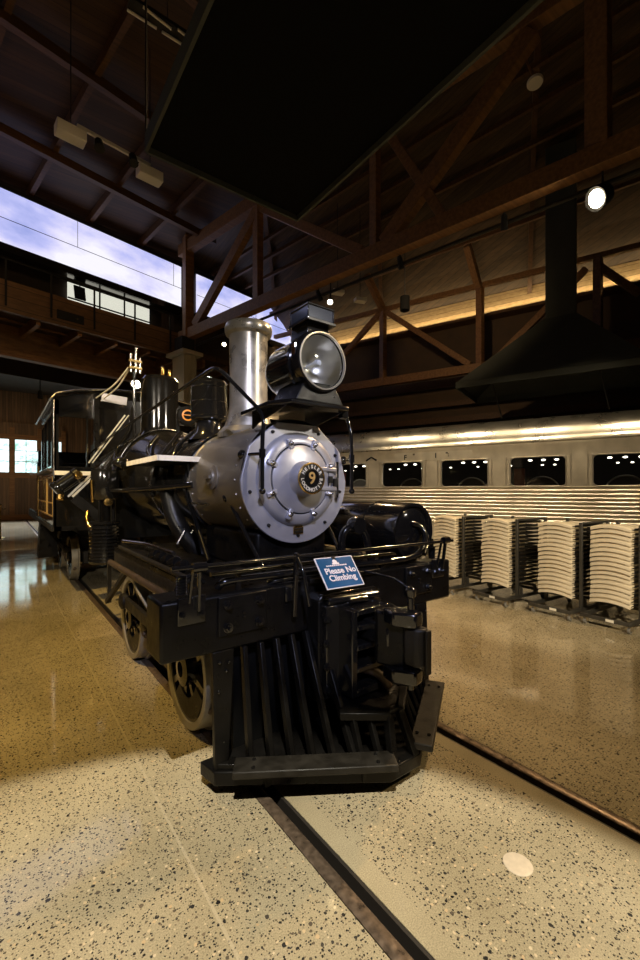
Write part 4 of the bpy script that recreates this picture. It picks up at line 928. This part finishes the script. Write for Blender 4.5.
for i, s_ in enumerate(starts):
    a, b = s_ - WW, s_
    inn = rrect(a + .02, b - .02, ZS + .02, ZT - .02, .10); mid = rrect(a + .0, b - .0, ZS + .003, ZT - .003, .11); out = rrect(a - .01, b + .01, ZS - .01, ZT + .01, .002)
    n_ = len(inn); fr = MB()
    fr.add([K(x, .05, z_) for x, z_ in inn] + [K(x, -.012, z_) for x, z_ in inn] + [K(x, -.018, z_) for x, z_ in mid] + [K(x, -.003, z_) for x, z_ in out],
           [(r_ * n_ + j, r_ * n_ + (j + 1) % n_, (r_ + 1) * n_ + (j + 1) % n_, (r_ + 1) * n_ + j) for r_ in range(3) for j in range(n_)])
    f_ = P(fr, 'window_frame', 'stainless', CA)
    P(MB().add([K(x, .03, z_) for x, z_ in inn], [tuple(range(n_))]), 'window_pane', 'glass', f_, smooth=False)
    if -2 <= i - 3 <= 4:
        c_ = a + WW * .47
        sb = MB(); ar_ = [(c_ + .42 * math.cos(R(t)), 1.82 + .42 * math.sin(R(t))) for t in range(0, 181, 12)]
        sb.prism([K(x, .75, z_) for x, z_ in ar_], CN * .10); so = P(sb, 'seat_back', 'carseat', CA)
        P(MB().tube([K(x, .74, z_) for x, z_ in ar_], .022, 8), 'seat_trim', 'boxwhite', so)
        for row, (d_, z_, r_) in enumerate(((1.0, 2.70, .055), (2.0, 2.62, .04))):
            for k in range(4):
                q = K(a + .05 + WW * (k + .5) / 4 - (.25 if row == 0 else .45), d_, z_)
                P(MB().sphere(q, r_, 6, 1.0, 1.0, .45), 'pane_glint', 'strip', CA)  # glowing ovals drawn as the reflections in the double glazing
        if i in (3, 6): P(MB().prism([K(b - .30, .35, 1.9), K(b - .06, .25, 1.9), K(b - .06, .32, 1.9), K(b - .30, .42, 1.9)], (0, 0, .55)), 'curtain', 'redcloth', CA)
P(MB().prism([K(3.2, -.006, 2.74), K(.95, -.006, 2.74), K(.95, .0, 2.74), K(3.2, .0, 2.74)], (0, 0, .24)), 'name_panel', 'stainless2', CA)
def cart_text(t_, s_, z_, size): return text_mb(t_, size, basis(K(s_, -.014, z_), -CD, (0, 0, 1)), .002, bold=.004)
lt = MB()
for t_, s_, z_, sz in (('I', 5.0, 2.86, .24), ("F", 2.86, 2.84, .20), ("''", 2.6, 2.88, .16), ('I', 1.95, 2.86, .20), ("'':", 1.62, 2.88, .16)):
    b = cart_text(t_, s_, z_, sz); lt.add(b.v, b.f)
lt.bar(K(4.15, -.012, 2.80), K(3.97, -.012, 2.90), .008, .05); lt.bar(K(3.97, -.012, 2.90), K(3.79, -.012, 2.80), .008, .05)
P(lt, 'lettering', 'black', CA, smooth=False)
for sc_ in (-4.5, 13.0):
    tr_ = P(MB().prism([K(sc_ - 1.3, .35, .4), K(sc_ + 1.3, .35, .4), K(sc_ + 1.3, .5, .4), K(sc_ - 1.3, .5, .4)], (0, 0, .3)), 'car_truck', 'dusty', CA)
    for q in (-.9, .9): P(MB().lathe([(0, -.06), (.44, -.06), (.46, .0), (.44, .06), (0, .06)], K(sc_ + q, .55, .46), CN, 32), 'wheel', 'iron', tr_)
P(ext([(.5, .35), (2.5, .35), (2.5, .9), (.5, .9)], S0 + 5, S1 - 6, True), 'underfloor_equipment', 'dusty', CA)

# ================================================================== FOLDING CHAIRS ON CARTS
def make_chair():
    """a folding chair lying flat: local x runs back from the curved top of its backrest"""
    t = thing('folding_chair', 'chair', 'chair')
    Wd = .50
    def shell(x0, x1, crown, th, w_, z0, nm):
        nx, ny = 5, 12; vs = []; fs = []
        for lay in (0, 1):
            for i in range(nx + 1):
                for j in range(ny + 1):
                    fx = i / nx; y = (j / ny - .5) * w_
                    x = x0 + (x1 - x0) * fx - (.03 * (1 - (2 * y / w_) ** 2) if i == 0 else 0)
                    zz = z0 + crown * (1 - (2 * y / w_) ** 2) + (-.012 if i == 0 else 0) + (th if lay else 0) * (.86 if i == 0 else 1)
                    vs.append((x, y, zz))
        st = (nx + 1) * (ny + 1)
        for i in range(nx):
            for j in range(ny):
                a = i * (ny + 1) + j; q = (a, a + 1, a + ny + 2, a + ny + 1); fs += [tuple(reversed(q)), tuple(st + k for k in q)]
        for i in range(nx):
            for e_ in (0, ny): a = i * (ny + 1) + e_; b_ = a + ny + 1; fs.append((a, b_, st + b_, st + a))
        for j in range(ny):
            for e_ in (0, nx): a = e_ * (ny + 1) + j; fs.append((a, a + 1, st + a + 1, st + a))
        return MB().add(vs, fs).build(nm, M['shell'], t, ang=50)
    shell(0, .10, .046, .040, Wd, -.014, 'backrest'); shell(.20, .62, .016, .028, Wd * .66, .0, 'seat')
    for s in (-1, 1):
        MB().tube([(.03, s * .235, .006), (.45, s * .245, .004), (.92, s * .245, .004)], .017, 8).build('frame_tube', M['chairframe'], t)
        MB().tube([(.30, s * .262, .018), (.60, s * .262, .012), (.90, s * .262, .006)], .018, 8).build('leg', M['chairframe'], t)
        MB().cyl((.92, s * .245, .004), (.94, s * .245, .004), .018, n=8).build('foot', M['rubber'], t)
    MB().cyl((.84, -.245, .006), (.84, .245, .006), .011, n=8).build('stretcher', M['chairframe'], t)
    return t
ORD = ['topmost', 'second from the top', 'third from the top', 'fourth from the top', 'fifth from the top', 'sixth from the top', 'seventh from the top', 'eighth from the top', 'ninth from the top', 'tenth from the top', 'eleventh from the top', 'twelfth from the top', 'thirteenth from the top', 'fourteenth from the top', 'fifteenth from the top', 'second from the bottom', 'bottommost']
STK = ['stack beside the black air tank', 'second stack from the air tank', 'third stack from the air tank', 'stack at the right edge']
pos = [(4.56, 2.47, 16), (4.56, 1.46, 17), (4.60, .52, 17), (4.62, -.20, 17)]
proto = make_chair(); first = True
ROT = R(-4)
NCH = 17
for si, (x, y, nn_) in enumerate(pos):
    for k in range(NCH):
        if first: o = proto; first = False
        else:
            o = proto.copy(); COL.objects.link(o)
            for ch in proto.children: c_ = ch.copy(); COL.objects.link(c_); c_.parent = o
        zt = 1.335 - k * .0635
        o.location = (x + random.uniform(-.008, .008) + .01 * math.sin(k * .7), y + random.uniform(-.006, .006), zt); o.rotation_euler = (0, 0, ROT + random.uniform(-.012, .012))
        o['label'] = 'cream folding chair, %s of the %s' % (ORD[k], STK[si]); o['category'] = 'chair'; o['group'] = 'folding chairs stacked flat on carts'
CL = ['dark steel chair cart beside the air tank end', 'dark steel cart carrying the second chair stack from the air tank', 'dark steel cart carrying the third chair stack from the air tank', 'dark steel chair cart at the right edge']
for si, (x, y, nn_) in enumerate(pos):
    L_ = Matrix.Translation((x, y, 0)) @ Matrix.Rotation(ROT, 4, 'Z')
    T_ = lambda a, b, c_: L_ @ V((a, b, c_))
    t = thing('chair_cart', CL[si], 'cart', (x, y, 0), 'chair carts')
    for s in (-1, 1):
        MB().bar(T_(-.16, s * .29, .13), T_(1.02, s * .29, .13), .05, .05).build('side_rail', M['cart'], t, bevel=.005)
    for a in (-.14, 1.0): MB().bar(T_(a, -.30, .13), T_(a, .30, .13), .05, .05).build('cross_rail', M['cart'], t, bevel=.005)
    for a in (.30, .70): MB().bar(T_(a, -.29, .26), T_(a, .29, .26), .05, .04).build('bearer', M['cart'], t)
    for a in (.30, .70):
        for s in (-1, 1): MB().bar(T_(a, s * .285, .15), T_(a, s * .285, .27), .04, .04).build('bearer_foot', M['cart'], t)
    for a in (.16, .98): MB().bar(T_(a, -.305, .14), T_(a, -.305, 1.40), .045, .045).build('post', M['cart'], t, bevel=.005)
    for a in (.98,): MB().bar(T_(a, .305, .14), T_(a, .305, 1.40), .045, .045).build('post', M['cart'], t, bevel=.005)
    MB().bar(T_(.16, -.305, 1.385), T_(.98, -.305, 1.385), .04, .03).build('top_rail', M['cart'], t, bevel=.004)
    for a in (-.1, .96):
        for s in (-1, 1):
            cs = MB().bar(T_(a, s * .27 - .02, .045), T_(a, s * .27 - .02, .12), .012, .06).bar(T_(a, s * .27 + .02, .045), T_(a, s * .27 + .02, .12), .012, .06).build('caster_fork', M['steel'], t)
            MB().cyl(T_(a + .015, s * .27 - .014, .046), T_(a + .015, s * .27 + .014, .046), .046, n=18).build('wheel', M['rubber'], cs)
    MB().bar(T_(-.168, -.12, .13), T_(-.168, -.02, .13), .002, .035).build('sticker', M['cream'], t, smooth=False)

# brass barrier post by the far track
t = thing('barrier_post', 'slim brass barrier post on a round base at the left edge', 'post', (-2.03, 18.6, 0))
MB().lathe([(0, 0), (.17, 0), (.17, .02), (.05, .05), (.03, .08)], (-2.03, 18.6, 0), (0, 0, 1), 24).build('base', M['brass'], t)
MB().cyl((-2.03, 18.6, .05), (-2.03, 18.6, 1.25), .035, n=14).build('shaft', M['brass'], t)
MB().sphere((-2.03, 18.6, 1.29), .06, 8).build('finial', M['brass'], t)
MB().bar((-2.0, 18.6, 1.15), (-1.85, 18.6, 1.15), .03, .04).build('hook', M['brass'], t)

# ================================================================== FIXTURES AND LIGHT
WARM = (1, .66, .33)
def lamp(name, label, cat, loc, target, watts, color, deg=70, blend=.6, rad=.08, glow=None, gr=.06, group=None, body=True, stem=.5, kind_='SPOT'):
    loc = V(loc); d_ = (V(target) - loc).normalized()
    if group and 'unseen' in group: body = False
    t = thing(name, label, cat, loc, group) if body else None
    if body:
        MB().lathe([(gr * 1.05, .0), (gr * 1.35, .02), (gr * 1.35, -.02), (gr * 1.1, -.22), (gr * .5, -.26), (0, -.26)], loc, d_, 20).build('housing', M['black'], t)
        MB().cyl(loc - d_ * .15, loc - d_ * .15 + V((0, 0, stem)), .018, n=8).build('stem', M['black'], t)
    if glow: MB().lathe([(0, .03), (gr * .6, .022), (gr, -.005), (gr * .6, -.03), (0, -.035)], loc, d_, 20).build('bulb', M[glow], t)
    if watts:
        ld = bpy.data.lights.new(name + '_light', kind_); ld.energy = watts; ld.color = color; ld.shadow_soft_size = rad
        if kind_ == 'SPOT': ld.spot_size = R(deg); ld.spot_blend = blend
        lo_ = bpy.data.objects.new(name + '_light', ld); COL.objects.link(lo_); lo_.location = loc + d_ * .09
        lo_.rotation_euler = d_.to_track_quat('-Z', 'Y').to_euler()
    return t
G1 = 'theatre spotlights under the trusses'
lamp('flood_lamp', 'bright round flood lamp below the heavy truss at upper right', 'lamp', (5.93, .45, 6.74), (-2.5, 4.5, 1.2), 1700, WARM, 100, .8, .13, 'lampwarm', .14, stem=.6)
lamp('spotlight', 'small glowing spotlight hanging right of the smokestack', 'lamp', (4.70, 6.07, 6.68), (-.2, 1.2, 1.5), 700, WARM, 110, .8, .07, 'lampsmall', .06, G1)
lamp('spotlight', 'small glowing spotlight hanging left of the smokestack', 'lamp', (3.76, 10.41, 6.6), (-1.2, 5, .5), 600, WARM, 110, .8, .07, 'lampsmall', .06, G1)
lamp('spotlight', 'glowing spotlight shining beside the brass whistle', 'lamp', (1.98, 14.2, 5.80), (-1.5, 9, 0), 500, WARM, 120, .8, .07, 'lampwarm', .16, G1, stem=.3)
lamp('spotlight', 'white spotlight over the floor in front of the pilot', 'lamp', (-3.4, -4.6, 9.2), (-2.55, -2.5, 0), 5600, (1, .92, .76), 37, .10, .05, None, .06, 'unseen roof spotlights')
lamp('spotlight', 'added cool light on the silver smokebox front', 'lamp', (-3.2, -5.6, 6.2), (0, .5, 1.95), 1700, (.66, .69, 1), 26, .5, .12, None, .06, 'unseen roof spotlights')  # stands in for an unknown bluish source ahead of the smokebox
lamp('spotlight', 'warm spotlight over the floor left of the locomotive', 'lamp', (-4.4, 2.5, 9.3), (-2.4, 4.8, 0), 2800, (1, .66, .20), 66, .7, .12, None, .06, 'unseen roof spotlights')
lamp('spotlight', 'warm spotlight over the floor right of the locomotive', 'lamp', (4.6, -6.8, 8.6), (3.6, .2, .4), 1050, (1, .74, .38), 60, .7, .12, None, .06, 'unseen roof spotlights')
for i, (x, y, wd) in enumerate(((6.05, -.4, 560), (5.55, 2.0, 520), (5.05, 4.2, 500), (4.55, 6.6, 480))):
    tg = (8.6 - i * .55, 2.2 + i * 1.5 - .4, 2.3)
    lamp('spotlight', 'black spotlight under the heavy truss trained on the passenger car, ' + ('near the flood lamp', 'second from the flood lamp', 'third from the flood lamp', 'farthest from the flood lamp')[i], 'lamp', (x + .25, y, 6.95), tg, wd, (1, .80, .52), 64, .9, .06, None, .05, G1, stem=.3)
ld = bpy.data.lights.new('band_fill_light', 'AREA'); ld.shape = 'RECTANGLE'; ld.size = 26; ld.size_y = .06; ld.energy = 190; ld.color = (1, .76, .42)  # added area light to brighten the pale band; no such fitting known
lo_ = bpy.data.objects.new('band_fill_light', ld); COL.objects.link(lo_); lo_.location = W(3.5, -.36, 8.27)
zz_ = -(CN * .75 + V((0, 0, .66))).normalized(); xx_ = CD.normalized(); yy_ = zz_.cross(xx_)
lo_.rotation_euler = Matrix((xx_, yy_, zz_)).transposed().to_euler()
lamp('spotlight', 'warm lamp under the balcony by the engine house door', 'lamp', (-2.5, 24, 6.0), (-1, 29, 1.5), 260, (1, .62, .30), 130, .8, .1, None, .05, 'unseen roof spotlights', stem=.15)
lamp('spotlight', 'added fill light for the chairs', 'lamp', (-3.5, -7.2, 6.4), (4.7, 1.0, .9), 5200, (1, .84, .60), 19, .5, .1, None, .05, 'unseen roof spotlights')  # added to brighten the chair fronts; no lamp known there
lamp('spotlight', 'added fill light for the boiler and cab', 'lamp', (-5.0, -8.7, 6.3), (-.9, 4.6, 2.4), 2600, (1, .88, .72), 20, .6, .12, None, .05, 'unseen roof spotlights')  # extra light for the engine's left side, not a known fitting
lamp('spotlight', 'a', 'lamp', (-8.7, -3.0, 6.0), (-.5, 3.9, 2.5), 2600, (1, .88, .70), 24, .5, .14, None, .05, 'unseen roof spotlights')  # added fill for streak highlights on domes and boiler
lamp('spotlight', 'a', 'lamp', (5.6, 4.0, 6.9), (12.2, 7.6, 7.0), 260, (1, .70, .38), 95, .9, .1, None, .05, 'unseen roof spotlights')  # added warm fill for the upper right wall
lamp('spotlight', 'a', 'lamp', (6.2, -1.6, 7.4), (12.5, 3.2, 6.6), 300, (1, .74, .44), 80, .9, .1, None, .05, 'unseen roof spotlights')  # second added fill toward the right wall
lamp('spotlight', 'a', 'lamp', (5.5, -8.7, 6.6), (0, 2.8, 2.6), 1700, (1, .90, .74), 20, .5, .14, None, .05, 'unseen roof spotlights')  # added fill from the right front for highlights on the engine
lamp('spotlight', 'a', 'lamp', (-2.6, 26.5, 7.8), (-2.6, 24.5, 0), 7000, (.80, .86, 1), 76, .5, .2, None, .05, 'unseen roof spotlights')  # added light in place of daylight from the door panes
lamp('spotlight', 'added warm fill on the balcony front', 'lamp', (-3.5, 4.5, 9.2), G(1.5, 0, 7.2), 260, (1, .62, .3), 60, .8, .1, None, .05, 'unseen roof spotlights')  # added to lift the dark fascia; no lamp known here
lamp('roof_fill', 'warm uplight added for the roof boards left of the smoke hood', 'lamp', (-3.5, 7.5, 8.2), (0, 9, 12), 22, (1, .55, .25), 150, .9, .2, None, .05, 'unseen roof spotlights', stem=1.0)  # unseen light added to lift the dark roof boards

t = thing('emergency_light', 'two pale emergency light boxes joined by a conduit below the roof', 'light', (-1.0, 6.5, 8.5))
for c_ in ((-1.0, 6.5, 8.42), (.45, 6.7, 8.42)):
    bx = MB(); bx.bar((c_[0] - .24, c_[1], c_[2]), (c_[0] + .24, c_[1] + .05, c_[2]), .26, .20); bo = bx.build('light_box', M['boxwhite'], t, bevel=.015)
    MB().cyl((c_[0], c_[1], c_[2] + .1), (c_[0], c_[1], c_[2] + 2.6), .01, n=6).build('hanger', M['black'], bo)
MB().bar((-.9, 6.5, 8.60), (.45, 6.7, 8.60), .05, .06).build('conduit', M['boxwhite'], t)
for x in (-.55, .05): MB().cyl((x, 6.45, 8.45), (x, 6.35, 8.25), .07, .09, n=14).build('lamp_head', M['black'], t)
t = thing('strip_light', 'unlit twin tube strip light high beside the big smoke hood', 'light', (-.25, 4.2, 8.9))
for dy in (0, .18):
    for x in (-.55, -.05): MB().cyl((x + dy, 4.2 - dy, 8.9), (x + .42 + dy, 4.2 - dy * .7, 8.9), .02, n=10).build('tube', M['boxwhite'], t)
MB().bar((-.55, 4.12, 8.95), (.55, 4.12, 8.95), .2, .05).build('tray', M['dusty'], t)
MB().cyl((0, 4.1, 8.95), (0, 4.1, 10.9), .008, n=6).build('hanger_wire', M['dusty'], t)
t = thing('ceiling_speaker', 'round pale loudspeaker disc hanging from a rod at upper right', 'speaker', (5.94, 1.47, 9.5))
MB().lathe([(0, .0), (.13, .0), (.14, .02), (.14, .05), (0, .06)], (5.94, 1.47, 9.45), (.1, .1, 1), 28).build('disc', M['boxwhite'], t)
MB().cyl((5.94, 1.47, 9.5), (5.80, 1.9, 10.9), .02, n=8).build('rod', M['beamwood'], t)
t = thing('pendant_can', 'black cylinder lamp hanging above the passenger car roof line', 'lamp', (6.87, 5.5, 7))
MB().cyl((6.87, 5.5, 6.82), (6.87, 5.5, 7.2), .13, n=20).build('can', M['hoodin'], t)
MB().cyl((6.87, 5.5, 7.2), (6.87, 5.5, 9.6), .012, n=6).build('stem', M['black'], t)
for lb, c_ in (('small pale junction box below the truss right of the headlight', (5.72, 6.06, 7.0)), ('slim pale conduit box close under the truss above the headlight', (5.22, 6.4, 7.2))):
    t = thing('junction_box', lb, 'box', c_)
    MB().bar((c_[0] - .14, c_[1] + .05, c_[2]), (c_[0] + .16, c_[1] - .05, c_[2]), .2, .10).build('case', M['boxwhite'], t, bevel=.01)
    MB().cyl(c_, (c_[0], c_[1], c_[2] + 2.4), .01, n=6).build('hanger', M['black'], t)
lamp('pendant_lamp', 'small shaded lamp hanging under the balcony above the cab', 'lamp', (-.9, 15.5, 5.15), (-.9, 15.5, 0), 60, WARM, 140, .8, .06, None, .06, stem=1.0)

# world and camera
wd = bpy.data.worlds.new('world'); SC.world = wd; wd.use_nodes = True
wd.node_tree.nodes['Background'].inputs[0].default_value = (1, .72, .45, 1); wd.node_tree.nodes['Background'].inputs[1].default_value = .01
cd_ = bpy.data.cameras.new('camera'); cam = bpy.data.objects.new('camera', cd_); COL.objects.link(cam)
cd_.sensor_fit = 'VERTICAL'; cd_.sensor_height = 36; cd_.lens = 36 * 427 / 960; cd_.shift_y = 11 / 960; cd_.clip_start = .05; cd_.clip_end = 200
cam.location = (-2.04, -2.49, 1.86); cam.rotation_euler = (R(90), 0, -math.atan2(.6, .8))
SC.camera = cam
SC.view_settings.view_transform = 'Standard'; SC.view_settings.look = 'None'; SC.view_settings.gamma = 1; SC.view_settings.exposure = 0; SC.view_settings.use_curve_mapping = False
